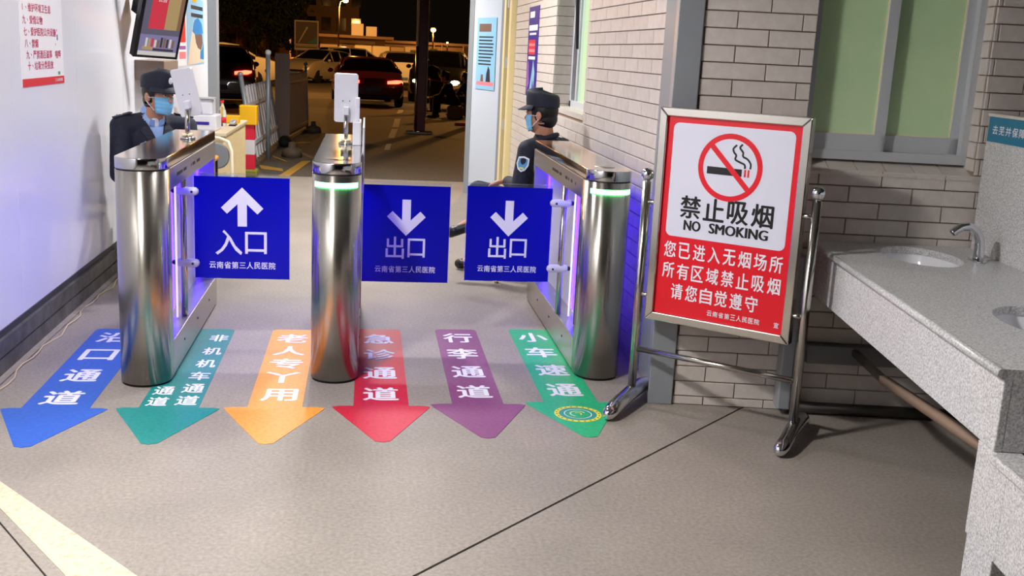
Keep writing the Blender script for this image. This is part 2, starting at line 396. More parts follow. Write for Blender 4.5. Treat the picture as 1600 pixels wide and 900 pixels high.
# side window
w2 = struct(MB().box((XR+.13, WY0, WZ0), (XR+.19, WY1, WZ0+.05)).box((XR+.13, WY0, WZ0), (XR+.19, WY0+.05, WZ1)).box((XR+.13, WY1-.05, WZ0), (XR+.19, WY1, WZ1)).box((XR+.13, WY0, WZ1-.05), (XR+.19, WY1, WZ1)).build('window_2', 'alu', bevel=.003))
MB().box((XR+.155, WY0+.04, WZ0+.04), (XR+.163, WY0+.99, WZ1-.04)).build('pane', 'mint_film', w2)
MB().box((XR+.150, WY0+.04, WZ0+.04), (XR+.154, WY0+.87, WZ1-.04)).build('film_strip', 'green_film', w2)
MB().box((XR+.172, WY0+.98, WZ0+.04), (XR+.18, WY1-.04, WZ1-.04)).build('pane', 'glass_dark', w2)
MB().box((XR+.14, WY0+.985, WZ0+.04), (XR+.175, WY0+1.03, WZ1-.04)).build('sash_stile', 'alu', w2, bevel=.003)
MB().tube([(XR+.135, WY0+1.0, WZ0+.42), (XR+.11, WY0+1.12, WZ0+1.1)], .012, 8).build('stay', 'black_plastic', w2)
MB().box((XR+.0, WY0, WZ0-.03), (XR+.14, WY1, WZ0+.003)).build('window_sill', 'tile', w2)
# painted metal column at the corner
cp = [G(.57, 4.535), G(.678, 4.535), G(.678, 4.6), Vector((XR+.03, 4.9, 0)), Vector((XR-.012, 4.86, 0)), Vector((XR-.03, 4.63, 0))]
struct(MB().prism([(p.x, p.y) for p in cp], 2.8).build('trim_2', 'column_paint', bevel=.004))

# ---- washroom wall (frame G)
V0 = 4.55; U0, U1, S0, S1 = 1.15, 1.88, 1.085, 2.5
wb = MB()
for a, b in (((.60, V0+.012, 0), (U0, V0+.3, 2.8)), ((U1, V0+.012, 0), (3.2, V0+.3, 2.8)), ((U0, V0+.012, 0), (U1, V0+.3, S0)), ((U0, V0+.012, S1), (U1, V0+.3, 2.8))): wb.box(a, b, GM)
wb = struct(wb.build('wall_back', 'grout'))
MW = GM @ Matrix.Translation((0.68, V0+.012, 0))
tile_rows(wb, MW, 0, 2.45-.68, 0.0, 2.0, holes=((U0-.68, U1-.68, S0, S1),), first=0.14)
top = MB(); tile_rows(None, MW, 0, 2.45-.68, 2.0, 2.78, holes=((U0-.68, U1-.68, S0, S1),), first=0.14, joined=top)
to = top.build('tiles', 'tile', wb, recalc=False); to['kind'] = 'stuff'
# lit right reveal of the window: tiles facing left
MRV = GM @ Matrix(((0, -1, 0, U1), (1, 0, 0, V0+.005), (0, 0, 1, 0), (0, 0, 0, 1))).to_4x4()
MRV = GM @ Matrix(((0, 1, 0, U1), (-1, 0, 0, V0+.15), (0, 0, 1, 0), (0, 0, 0, 1)))
tile_rows(wb, MRV, 0, .145, S0+.02, 2.2, first=0.27, depth=.008)
# sloping sill of tiles
for i in range(6):
    a = U0+i*.122
    V = [(a+.002, V0-.004, 1.078), (min(a+.12, U1)-.0, V0-.004, 1.078), (min(a+.12, U1), V0+.16, 1.135), (a+.002, V0+.16, 1.135)]
    mb = MB(); P = [GM @ Vector(p) for p in V]; Q = [p-Vector((0, 0, .012)) for p in P]
    mb.add(P+Q, ((0, 1, 2, 3), (7, 6, 5, 4), (0, 4, 5, 1), (1, 5, 6, 2), (2, 6, 7, 3), (3, 7, 4, 0))); mb.build('sill_tile', 'tile', wb)
# sliding window with green film
VW = V0+.085
fr = MB()
for a, b in (((U0, VW, 1.125), (U1, VW+.09, 1.165)), ((U0, VW, 1.125), (U0+.035, VW+.09, S1)), ((U1-.035, VW, 1.125), (U1, VW+.09, S1)), ((U0, VW, S1-.04), (U1, VW+.09, S1))): fr.box(a, b, GM)
w1 = struct(fr.build('window_1', 'alu', bevel=.003))
def sash(u0, u1, v, sw, film):
    s_ = MB()
    for a, b in (((u0, v, 1.16), (u1, v+.028, 1.235)), ((u0, v, 1.16), (u0+sw[0], v+.028, S1-.04)), ((u1-sw[1], v, 1.16), (u1, v+.028, S1-.04)), ((u0, v, S1-.1), (u1, v+.028, S1-.04))): s_.box(a, b, GM)
    so = s_.build('sash', 'alu', w1, bevel=.003)
    MB().box((u0+sw[0]-.004, v+.012, 1.23), (u1-sw[1]+.004, v+.018, S1-.09), GM).build('pane', film, so)
    g_ = MB()
    for a, b in (((u0+sw[0]-.001, v+.008, 1.23), (u0+sw[0]+.004, v+.013, S1-.1)), ((u1-sw[1]-.005, v+.008, 1.23), (u1-sw[1]+.001, v+.013, S1-.1)), ((u0+sw[0], v+.008, 1.234), (u1-sw[1], v+.013, 1.239))): g_.box(a, b, GM)
    g_.build('gasket', 'cream_tube', so)
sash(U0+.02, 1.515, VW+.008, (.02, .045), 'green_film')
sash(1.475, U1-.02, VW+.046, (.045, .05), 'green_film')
# low pipe, rail and post on that wall, half hidden under the counter
pr = thing('wall_pipe', 'dark round pipe lying along the foot of the tiled wall', 'pipe', G(1.25, 4.5))
MB().tube([G(1.18, 4.51, .03)-G(1.25, 4.5), G(2.4, 4.51, .03)-G(1.25, 4.5)], .026, 12).build('pipe_run', 'pipe_black', pr)
pr2 = MB().box((1.245, 4.49, .24), (1.95, 4.548, .32), GM).build('rail', 'pipe_grey'); tag(pr2, 'grey flat metal rail fixed low on the tiled wall under the counter', 'rail')
pr3 = MB().box((1.13, 4.46, 0.03), (1.185, 4.548, .72), GM).build('upright_bracket', 'column_paint', bevel=.006); tag(pr3, 'grey metal upright at the tiled wall behind the sign stand', 'bracket')

# ---- ceiling with lamps (above the frame)
struct(MB().box((-1.75, -3.5, 2.8), (4.2, 12.2, 2.9)).build('ceiling', 'ceiling_paint'))
for i, (p, pw, c, r) in enumerate(LAMPS):
    lt = thing('ceiling_lamp_offscreen', ['round white ceiling lamp in front of the turnstiles', 'round white ceiling lamp above the guards', 'round white ceiling lamp above the turnstiles', 'round white ceiling lamp at the edge of the canopy'][i], 'lamp', (p[0], p[1], 2.8))
    MB().lathe([(r+.03, 0), (r+.03, -.05), (r+.005, -.06), (r+.005, -.045)], 24).build('housing', 'white_plastic', lt)
    MB().lathe([(r, -.046), (0.0001, -.05)], 24).build('diffuser_offscreen', 'lamp_white', lt)
    ld = bpy.data.lights.new('ceiling_lamp_light_offscreen', 'AREA'); ld.shape = 'DISK'; ld.size = 2*r; ld.energy = pw; ld.color = c; ld.spread = radians(175)
    lo = bpy.data.objects.new('ceiling_lamp_light_offscreen', ld); COL.objects.link(lo); lo.location = (p[0], p[1], 2.735); lo.parent = None
# ---- open door at the end of the right wall
df = struct(MB().box((XR-.05, 10.02, 0), (XR+.05, 10.16, 2.8)).box((XR-.05, 10.42, 0), (XR+.05, 10.56, 2.8)).build('trim_3', 'yellow_frame', bevel=.004))
MB().box((XR-.01, 10.16, 0), (XR+.05, 10.42, 2.8)).build('frame_gap', 'dark_trim', df)
MB().box((XR-.03, 10.24, 0), (XR+.0, 10.34, 2.8)).build('door_stop', 'olive', df)
for z in (.78, 1.37, 1.93): MB().box((XR-.045, 10.24, z), (XR-.02, 10.36, z+.1)).build('hinge', 'badge_silver', df)
h0 = Vector((XR-.02, 10.62, 0)); h1 = Vector((1.06, 11.45, 0)); dd = (h1-h0).normalized(); dn = Vector((dd.y, -dd.x, 0)); dn = -dn if dn.y > 0 else dn
DM = plane_m(h1, -dd, (0, 0, 1)); Wd = (h1-h0).length
d1_ = struct(MB().box((0, 0, -.04), (Wd, 3.1, 0), DM).build('door_1', 'door_white', bevel=.004))
MB().box((-.001, 0, -.045), (.12, 3.1, .006), DM).build('edge_rail', 'column_paint', d1_, bevel=.004)
MB().box((Wd-.1, 0, -.045), (Wd, 3.1, .004), DM).build('edge_rail', 'column_paint', d1_, bevel=.004)
# ================================================================== TURNSTILES
def pill(x0, x1, y0, y1, n=18, inset=0.0):              # plan outline, rounded at the front (small y)
    r = (x1-x0)/2-inset; cx = (x0+x1)/2; P = []
    for i in range(n+1): a = pi+pi*i/n; P.append((cx+r*cos(a), y0+(x1-x0)/2+r*sin(a)))
    return P + [(x1-inset, y1-inset), (x0+inset, y1-inset)]
HW, GLEN = 0.108, 1.6
def turnstile(label, loc, glen, sides, lit):
    t = thing('turnstile', label, 'turnstile', loc, 0, 'turnstiles across the passage')
    # local: front nose at y=0, x centred
    nose = pill(-HW, HW, 0, 0.165)
    MB().prism(nose, (0.012, 0.945), smooth=True).build('front_shell', 'steel', t, recalc=True)
    MB().prism(pill(-HW, HW, 0, glen, inset=.006), (0.0, 0.012)).build('foot_plate', 'rubber', t)
    MB().prism(pill(-HW, HW, 0, glen, inset=.004), (0.945, 0.951), smooth=True).build('seam', 'black_plastic', t)
    MB().prism(pill(-HW, HW, 0, glen), (0.951, 1.0), smooth=True).build('top_cap', 'steel_top', t, bevel=.003)
    MB().box((-HW, .165, .012), (HW, glen, .17)).build('plinth', 'steel_soft', t, bevel=.002)
    MB().box((-HW, .165, .85), (HW, glen, .945)).build('header', 'steel_soft', t, bevel=.002)
    MB().box((-HW, glen-.05, .17), (HW, glen, .85)).build('rear_post', 'steel', t, bevel=.002)
    MB().box((-.012, .165, .17), (.012, glen-.05, .85)).build('inner_panel', 'inner_panel', t)
    for s in sides:
        sx = s*HW
        # perforated speaker slots on the header
        for (a, b) in ((.33, .62), (.72, 1.02)):
            k = int((b-a)/.022)
            for i in range(k):
                if random.random() < .8: MB().box((sx-s*.004, a+i*.022, .893), (sx+s*.0008, a+i*.022+.017, .908)).build('vent_slot', 'black_plastic', t)
        # LED strips in the recess
        for yy in (.19, .66, glen-.085): MB().box((s*.014, yy, .19), (s*.024, yy+.02, .835)).build('led_strip', 'led_violet', t)
        MB().box((s*.014, .19, .835), (s*.05, glen-.06, .846)).build('led_strip', 'led_violet', t)
        MB().tube([(s*.06, .55, .18), (s*.06, .55, .845)], .0045, 8).build('light_tube', 'led_tube', t)
        MB().tube([(s*.05, .40, .175), (s*.05, .40, .85)], .014, 10).build('motor_shaft', 'black_plastic', t)
        # tread bolts on the plinth
        for yy in (.45, .85, 1.25): MB().tube([(sx, yy, .1), (sx+s*.003, yy, .1)], .006, 8).build('bolt', 'black_plastic', t)
    if lit:
        n = 14; V = []; F = []
        for i in range(n+1):
            a = 1.5*pi + (i/n-.5)*radians(118)
            for rr in (HW+.0015, HW-.004):
                for z in (.893, .915): V.append((rr*cos(a), HW+rr*sin(a), z))
        for i in range(n):
            o = i*4; q = o+4
            F += [(o, q, q+1, o+1), (o+1, q+1, q+3, o+3), (o+2, o+3, q+3, q+2), (o, o+2, q+2, q)]
        MB().add(V, F).build('status_light', 'led_green', t)
    return t
def wing(t, s, y, x0, x1, z0, z1, up, word, rod_x, clamps=True):
    """swing panel of one side: clear sheet, blue film with arrow and words, rod and clamps (local to the turnstile)"""
    MB().tube([(rod_x, y, .172), (rod_x, y, .85)], .016, 14).build('rod', 'steel_tube', t)
    w_ = MB().box((min(x0, x1)-.004, y-.004, z0), (max(x0, x1)+.003, y+.004, z1+.016)).build('swing_panel', 'clear_acrylic', t)
    lo, hi = min(x0, x1), max(x0, x1)
    MB().box((lo, y-.006, z0+.002), (hi, y-.0041, z1)).build('blue_film', 'blue_film', w_)
    M = plane_m(((lo+hi)/2, y-.0066, z0), (1, 0, 0), (0, 0, 1)); H = z1-z0; W = hi-lo; sc = W/.45
    ar = MB(); cy = .69*H; 
    q = 1 if up else -1
    a = .098*sc; tq = .042*sc; b_ = .085*sc
    # arrow head (chevron) and shaft
    ar.add([M @ Vector(p) for p in ((-.022*sc, cy-q*b_, 0), (.022*sc, cy-q*b_, 0), (.022*sc, cy+q*.045*sc, 0), (-.022*sc, cy+q*.045*sc, 0))], ((0, 1, 2, 3),))
    ar.add([M @ Vector((x*sc, cy+q*yy*sc, .0002)) for x, yy in ((0, .105), (-.1, .005), (-.072, -.024), (0, .045), (.072, -.024), (.1, .005))], ((0, 1, 2, 3), (0, 3, 4, 5)))
    ar.build('arrow_mark', 'print_white', w_, recalc=False)
    for i, ch in enumerate(word): letter(w_, ch, (-.068+.136*i)*sc*(.95 if up else .82), .36*H, 0, 0, M, 'print_white', .012 if up else .012, em=((.135*sc, .135*sc) if up else (.118*sc, .125*sc)))
    s_ = '云南省第三人民医院'
    for i, ch in enumerate(s_): letter(w_, ch, (i-4)*.0355*sc, .135*H, 0, 0, M, 'print_white', .018, em=(.034*sc, .037*sc))
    sg = 1 if (lo+hi)/2 > rod_x else -1
    for zc in ((z1-.075, z0+.075) if clamps else ()):
        c = MB().cap((rod_x-sg*.02, y, zc), (rod_x+sg*.055, y-.008, zc), .021, .021, 14).build('clamp', 'white_plastic', t)
        MB().tube([(rod_x+sg*.045, y-.028, zc), (rod_x+sg*.045, y-.031, zc)], .006, 8).build('screw', 'black_plastic', c)
        MB().cap((rod_x-sg*.045, y, zc), (rod_x-sg*.01, y, zc), .012, .012, 8).build('hinge_pin', 'black_plastic', c)
def terminal(t, x, y, tilt, yaw, w_, h_, roll=0.0):
    """face reading terminal seen from behind, on a short pole"""
    MB().lathe([(.038, 0), (.038, .008), (.02, .014)], 20, (x, y, 1.0)).tube([(x, y, 1.0), (x, y, 1.165)], .0125, 14).build('terminal_pole', 'steel_tube', t)
    MB().tube([(x-.026, y-.005, 1.022), (x+.026, y-.005, 1.022)], .008, 8).build('pole_collar', 'cream_tube', t)
    M = Matrix.Translation((x, y, 1.17)) @ Euler((tilt, roll, yaw)).to_matrix().to_4x4()
    b = MB().prism(rrect(-w_/2, -.06, w_/2, h_-.06, .012), (-.012, .012), M @ Matrix.Translation((0, .03, .0)) @ Matrix.Rotation(radians(90), 4, 'X')).build('face_terminal', 'white_plastic', t, bevel=.003)
    MB().prism(rrect(-w_/2+.008, -.045, w_/2-.008, h_-.068, .008), (-.001, .002), M @ Matrix.Translation((0, .043, 0)) @ Matrix.Rotation(radians(90), 4, 'X')).build('screen', 'black_gloss', b)
    MB().box((-.014, -.02, -.02), (.014, .022, .022), M).build('bracket', 'white_plastic', b, bevel=.005)
    for dx in (-.018, .018): MB().tube([M @ Vector((dx, .019, .05)), M @ Vector((dx, .016, .05))], .003, 6).build('screw', 'black_plastic', b)

gl = turnstile('stainless steel turnstile with the 入口 up-arrow panel, beside the white panel wall', (-0.948, 4.57, 0), 1.56, (1, -1), False)
wing(gl, 1, .63, .135, .585, .36, .86, True, '入口', .082)
terminal(gl, .05, 1.0, radians(6), radians(-14), .112, .24, radians(-11))
gm = turnstile('stainless steel turnstile standing between the other two, with green status light', (-0.126, 4.64, 0), 1.6, (-1, 1), True)
wing(gm, 1, .76, .115, .56, .315, .82, False, '出口', .098, False)
terminal(gm, .02, .98, radians(2), radians(3), .122, .25)
MB().prism(rrect(.055, .9, .1, 1.15, .01), (1.0, 1.12)).box((.066, .96, 1.12), (.09, 1.06, 1.24)).build('reader_box', 'white_plastic', gm, bevel=.004)
MB().box((.108, .55, .8), (.118, 1.3, 1.12)).build('side_board', 'white_plastic', gm, bevel=.003)
MB().box((-.055, .17, 1.0), (.055, .26, 1.0015)).build('card_reader', 'black_gloss', gm)
gr = turnstile('stainless steel turnstile with green status light, beside the tiled wall', (1.122, 4.71, 0), 1.66, (-1, 1), True)
wing(gr, -1, .64, -.605, -.165, .34, .835, False, '出口', -.1)
MB().lathe([(.05, 0), (.05, .0015), (0.0001, .0018)], 20, (.0, .2, 1.0)).build('card_reader', 'steel_soft', gr)

# ================================================================== FLOOR ARROWS
def arrow_poly(xc, w_, y0, yw, yt, ww, r=.03):
    return [(xc-w_/2, y0-r), (xc-w_/2+r*.3, y0-r*.3), (xc-w_/2+r, y0), (xc+w_/2-r, y0), (xc+w_/2-r*.3, y0-r*.3), (xc+w_/2, y0-r), (xc+w_/2, yw),
            (xc+ww/2-.035, yw), (xc+ww/2-.005, yw-.012), (xc+ww/2-.015, yw-.04), (xc+.03, yt+.012), (xc, yt), (xc-.03, yt+.012), (xc-ww/2+.015, yw-.04), (xc-ww/2+.005, yw-.012), (xc-ww/2+.035, yw), (xc-w_/2, yw)]
FM = plane_m((0, 0, .0024), (1, 0, 0), (0, 1, 0))
ARROWS = [('blue', -1.235, .265, 5.55, 4.30, 3.86, [('沿', -1.245, 5.38), ('口', -1.245, 5.07), ('通', -1.24, 4.74), ('道', -1.24, 4.43)], 'blue arrow sticker on the floor between white wall and turnstile, lettered 口通道'),
          ('teal', -.79, .24, 5.57, 4.31, 3.89, [], 'teal floor arrow sticker lettered 非机车通道 beside the entrance turnstile'),
          ('orange', -.36, .225, 5.58, 4.32, 3.89, [('老', -.36, 5.40), ('人', -.36, 5.17), ('专', -.36, 4.95), ('丫', -.36, 4.73), ('用', -.355, 4.48)], 'orange arrow sticker on the concrete floor with white lettering'),
          ('red', .085, .235, 5.61, 4.34, 3.91, [('急', .085, 5.41), ('诊', .085, 5.12), ('通', .085, 4.81), ('道', .085, 4.50)], 'red arrow sticker on the concrete floor lettered 急诊通道'),
          ('purple', .505, .225, 5.63, 4.37, 3.95, [('行', .505, 5.45), ('李', .505, 5.15), ('通', .505, 4.84), ('道', .505, 4.54)], 'purple arrow sticker on the concrete floor lettered 行李通道'),
          ('green', .925, .245, 5.65, 4.40, 3.96, [('小', .915, 5.48), ('车', .915, 5.19), ('速', .92, 4.88), ('通', .925, 4.57)], 'green arrow sticker on the floor with a round yellow emblem')]
for n, xc, w_, y0, yw, yt, chars, lab in ARROWS:
    o = MB().prism(arrow_poly(xc, w_, y0, yw, yt, .425), (.0003, .0018)).build('floor_arrow', 'arrow_'+n, recalc=True)
    tag(o, lab, 'floor sticker', 'coloured arrows on the floor')
    for ch, x, yy in chars: letter(o, ch, x, yy, .15, .175 if n != 'orange' else .158, FM, 'print_white', .03)
    if n == 'teal':
        for i, ch in enumerate('非机机车通道'): letter(o, ch, -.73, (5.39, 5.15, 4.94, 4.745, 4.565, 4.40)[i], .088, .12, FM, 'print_white', .026)
        for i, ch in enumerate('通道'): letter(o, ch, -.848, (4.53, 4.385)[i], .082, .11, FM, 'print_white', .026)
    if n == 'green':
        E0 = Vector((.925, 4.24, .0026))
        def ring(r0, r1, z, m, nm, k=40, a0=0, a1=2*pi):
            mb = MB(); V = []
            for i in range(k+1): a = a0+(a1-a0)*i/k; V += [E0+Vector((r0*cos(a), r0*sin(a), z)), E0+Vector((r1*cos(a), r1*sin(a), z))]
            mb.add(V, [(2*i, 2*i+1, 2*i+3, 2*i+2) for i in range(k)]); return mb.build(nm, m, o, recalc=False)
        ring(.0001, .102, 0, 'emblem_yellow', 'emblem_disc'); ring(.0001, .082, .0003, 'emblem_teal', 'emblem_centre')
        ring(.056, .061, .0006, 'emblem_pale', 'emblem_ring'); ring(.0001, .05, .0006, 'arrow_green', 'emblem_core')
        ring(.03, .036, .0009, 'emblem_pale', 'emblem_swirl', 20, .3, 4.2); ring(.012, .018, .0009, 'emblem_yellow', 'emblem_swirl', 16, -1, 2.4)
        mk = MB()
        for i in range(22):
            a = 2*pi*i/22; p = E0+Vector((.092*cos(a), .092*sin(a), .0006)); r = .0045
            mk.quad(p+Vector((-r, -r, 0)), p+Vector((r, -r, 0)), p+Vector((r*.6, r, 0)), p+Vector((-r, r*.7, 0)))
        mk.build('emblem_letters', 'emblem_dark', o, recalc=False)
# ================================================================== NO-SMOKING SIGN STAND
PL = Vector((1.19, 4.375, 0)); PR = Vector((1.748, 3.90, 0)); PD = (PR-PL).normalized(); PW = (PR-PL).length; PF = Vector((-.57, -.82, 0)).normalized()
sg = thing('sign_stand', 'red and white no-smoking board hung in a stainless steel floor stand', 'sign', (PL+PR)/2)
SO = (PL+PR)/2
def sl(a, z, f=0.0): return PL + PD*a + Vector((0, 0, z)) + PF*f - SO     # along the board, height, towards the viewer
for a, ffr in ((0.0, .235), (PW, .165)):
    MB().tube([sl(a, .05), sl(a, 1.0)], .0185, 16).build('post', 'steel_tube', sg)
    MB().ell(sl(a, 1.03), .028, n=20, k=14).lathe([(.012, 0), (.012, .02)], 14, sl(a, .995)).build('ball_finial', 'chrome', sg)
    pts = []; rs = []
    for i, (f, z, r) in enumerate(((ffr+.052, .026, .004), (ffr+.047, .027, .016), (ffr+.034, .029, .026), (ffr+.012, .033, .032), (ffr-.03, .040, .034), (ffr-.09, .048, .034), (0, .058, .034), (-.12, .058, .034), (-.18, .05, .034), (-.22, .036, .03), (-.245, .03, .004))):
        pts.append(sl(a, z, f)); rs.append(r)
    MB().tube(pts, rs, 18).build('foot', 'chrome', sg)
MB().tube([sl(0, .262), sl(PW, .262)], .013, 14).build('cross_bar', 'steel_tube', sg)
B0, B1, Z0, Z1 = .042, PW-.048, .408, 1.318
for z in (.51, .915):
    MB().tube([sl(0, z), sl(B0+.02, z)], .011, 12).build('stub', 'steel_tube', sg); MB().tube([sl(PW, z+.02), sl(B1-.02, z+.02)], .011, 12).build('stub', 'steel_tube', sg)
BN = Vector((PD.y, -PD.x, 0)); BN = BN if BN.dot(Vector((0, -1, 0))) > 0 else -BN
BM = plane_m(sl(B0, Z0), PD, (0, 0, 1)); BW, BH = B1-B0, Z1-Z0
if BM.col[2].to_3d().dot(BN) < 0: print('board normal flipped')
brd = MB().box((.02, .02, -.02), (BW-.02, BH-.02, .002), BM).build('board', 'sign_red', sg)
fw = .036
def fbar(pts): return MB().prism(pts, (-.028, .018), BM).build('frame_bar', 'steel_tube', sg, bevel=.004)
fbar([(0, 0), (BW, 0), (BW-fw, fw), (fw, fw)]); fbar([(BW, 0), (BW, BH), (BW-fw, BH-fw), (BW-fw, fw)])
fbar([(BW, BH), (0, BH), (fw, BH-fw), (BW-fw, BH-fw)]); fbar([(0, BH), (0, 0), (fw, fw), (fw, BH-fw)])
wx0, wx1, wz0, wz1 = .062, BW-.062, .375, BH-.06
MB().prism(rrect(wx0, wz0, wx1, wz1, .025), (.002, .0028), BM).build('white_field', 'sign_white', brd)
BT = BM @ Matrix.Translation((0, 0, .0034))
cx, cz, ro = (wx0+wx1)/2, wz1-.165, .138
mb = MB(); V = []; k = 48
for i in range(k+1): a = 2*pi*i/k; V += [BT @ Vector((cx+ro*cos(a), cz+ro*sin(a), .0006)), BT @ Vector((cx+(ro-.022)*cos(a), cz+(ro-.022)*sin(a), .0006))]
mb.add(V, [(2*i, 2*i+1, 2*i+3, 2*i+2) for i in range(k)])
c45 = cos(pi/4); e = .011
def rot(x, y): return BT @ Vector((cx+x*c45+y*c45, cz-x*c45+y*c45, .0009))
mb.add([rot(-ro+.012, -e), rot(ro-.012, -e), rot(ro-.012, e), rot(-ro+.012, e)], ((0, 1, 2, 3),)); mb.build('ban_ring', 'sign_red', brd, recalc=False)
sm = MB().add([BT @ Vector((cx+x, cz+z, 0)) for x, z in ((-.098, -.032), (.052, -.032), (.052, -.002), (-.098, -.002))], ((0, 1, 2, 3),))
def ribbon(pts, w_):
    P = [Vector((p[0], p[1])) for p in pts]; V = []
    for i, p in enumerate(P):
        t = (P[min(i+1, len(P)-1)]-P[max(i-1, 0)]).normalized(); n = Vector((-t.y, t.x))*w_/2
        V += [BT @ Vector((cx+p.x+n.x, cz+p.y+n.y, .0002)), BT @ Vector((cx+p.x-n.x, cz+p.y-n.y, .0002))]
    sm.add(V, [(2*i, 2*i+1, 2*i+3, 2*i+2) for i in range(len(P)-1)])
def curve(pts, k=8):                                    # Catmull-Rom
    out = []; P = [pts[0]]+list(pts)+[pts[-1]]
    for i in range(1, len(P)-2):
        for j in range(k):
            t = j/k; out.append(tuple(.5*((2*P[i][q])+(-P[i-1][q]+P[i+1][q])*t+(2*P[i-1][q]-5*P[i][q]+4*P[i+1][q]-P[i+2][q])*t*t+(-P[i-1][q]+3*P[i][q]-3*P[i+1][q]+P[i+2][q])*t**3) for q in range(2)))
    out.append(pts[-1]); return out
ribbon(curve([(.022, .094), (.008, .078), (.012, .064), (.022, .052), (.02, .036), (.04, .026), (.06, .018), (.064, .002)]), .008)
ribbon(curve([(.046, .098), (.036, .084), (.05, .066), (.052, .05), (.072, .04), (.086, .022), (.086, .002)]), .008)
sm.build('cigarette', 'sign_black', brd, recalc=False)
for xx in (.062, .076): MB().add([BT @ Vector((cx+xx+dx, cz+z, 0)) for dx, z in ((0, -.032), (.008, -.032), (.008, -.002), (0, -.002))], ((0, 1, 2, 3),)).build('ember_bar', 'sign_red', brd, recalc=False)
for i, ch in enumerate('禁止吸烟'): letter(brd, ch, cx+(i-1.5)*.104, .505, .088, .092, BT, 'sign_black', .028)
letter(brd, 'NO', cx-.142, .428, .072, .042, BT, 'sign_black', .035, name='lettering'); letter(brd, 'SMOKING', cx+.06, .428, .25, .042, BT, 'sign_black', .011, name='lettering')
for j, (row, zz) in enumerate((('您已进入无烟场所', .318), ('所有区域禁止吸烟', .228), ('请您自觉遵守', .14))):
    for i, ch in enumerate(row): letter(brd, ch, BW/2+(i-(len(row)-1)/2)*.0665-(.0 if j < 2 else .02), zz, .052, .066, BT, 'print_white', .02)
for i, ch in enumerate('云南省第三人民医院'): letter(brd, ch, .29+i*.026, .07, .021, .023, BT, 'print_white', .02)
letter(brd, '宣', .58, .07, .02, .022, BT, 'print_white', .02)

# ================================================================== WASHBASIN COUNTER
CU, CV0, CV1, CZ = 1.235, 2.62, 4.548, 0.78
ct = thing('washbasin_counter', 'long speckled granite washbasin counter along the tiled wall', 'counter', G(CU, CV1))
cinv = Matrix.Translation(-G(CU, CV1)) @ GM
BAS = [((1.595, 4.26), (.15, .225)), ((1.60, 3.16), (.15, .225))]
bm = bmesh.new()                                        # top slab with oval cut-outs
outer = [(CU-.012, CV0-.012), (1.9, CV0-.012), (1.9, CV1), (CU-.012, CV1)]
def oval(c, r, k=36): return [(c[0]+r[0]*cos(2*pi*i/k), c[1]+r[1]*sin(2*pi*i/k)) for i in range(k)]
tm = MB()
mid = 3.7
for (c, r), (va, vb) in zip(BAS, ((mid, CV1), (CV0-.012, mid))):   # each half of the slab is bridged from its oval to its rectangle
    k = 36; inn = oval(c, r, k); out = []
    for p in inn:
        d = (p[0]-c[0], p[1]-c[1]); ts = []
        if d[0] > 1e-9: ts.append((1.9-c[0])/d[0])
        if d[0] < -1e-9: ts.append((CU-.012-c[0])/d[0])
        if d[1] > 1e-9: ts.append((vb-c[1])/d[1])
        if d[1] < -1e-9: ts.append((va-c[1])/d[1])
        t = min(ts); out.append((c[0]+d[0]*t, c[1]+d[1]*t))
    for q in ((CU-.012, va), (1.9, va), (1.9, vb), (CU-.012, vb)):       # snap to the corners
        j = min(range(k), key=lambda i: (out[i][0]-q[0])**2+(out[i][1]-q[1])**2); out[j] = q
    V = [(p[0], p[1], z) for z in (CZ, CZ-.028) for p in inn+out]
    V = [cinv @ Vector(p) for p in V]; F = []
    for i in range(k):
        j = (i+1) % k
        F += [(i, j, k+j, k+i), (2*k+i, 3*k+i, 3*k+j, 2*k+j), (i, 2*k+i, 2*k+j, j), (k+i, k+j, 3*k+j, 3*k+i)]
    tm.add(V, F)
tm.build('worktop', 'granite', ct, recalc=True)
MB().tube([cinv @ Vector((CU-.012, v, CZ-.013)) for v in (CV0-.012, CV1)], .0135, 10).build('edge_moulding', 'granite', ct)
MB().box((CU, CV0, .553), (CU+.022, CV1, CZ-.027), cinv).build('front_apron', 'granite_dull', ct, bevel=.003)
MB().box((CU+.022, CV0, .553), (1.9, CV0+.022, CZ-.027), cinv).build('end_apron', 'granite_dull', ct, bevel=.003)
for c, r in BAS:
    prof = [(1.03, -.026), (1.0, -.05), (.93, -.09), (.75, -.135), (.4, -.15), (.08, -.155)]
    V = []; k = 36; F = []
    for s_, z in prof:
        for i in range(k): V.append(cinv @ Vector((c[0]+r[0]*s_*cos(2*pi*i/k), c[1]+r[1]*s_*sin(2*pi*i/k), CZ+z)))
    for q in range(len(prof)-1):
        for i in range(k): F.append((q*k+i, q*k+(i+1) % k, (q+1)*k+(i+1) % k, (q+1)*k+i))
    F.append(tuple((len(prof)-1)*k+i for i in range(k)))
    bs = MB().add(V, F, True).build('basin', 'ceramic', ct, recalc=False)
    MB().lathe([(.022, 0), (.022, .004), (.0001, .006)], 16, cinv @ Vector((c[0], c[1], CZ-.153))).build('drain', 'chrome', bs)
# bearer under the counter and its wall support
MB().tube([cinv @ Vector((1.45, 4.1, .298)), cinv @ Vector((1.45, 2.78, .41))], .022, 4).build('bearer', 'brown_bar', ct)
MB().box((1.438, 4.08, .285), (1.462, 4.488, .312), cinv).build('bearer_bracket', 'pipe_black', ct)
MB().box((1.43, 2.76, .40), (1.47, 2.80, .56), cinv).build('bearer_hanger', 'pipe_black', ct)
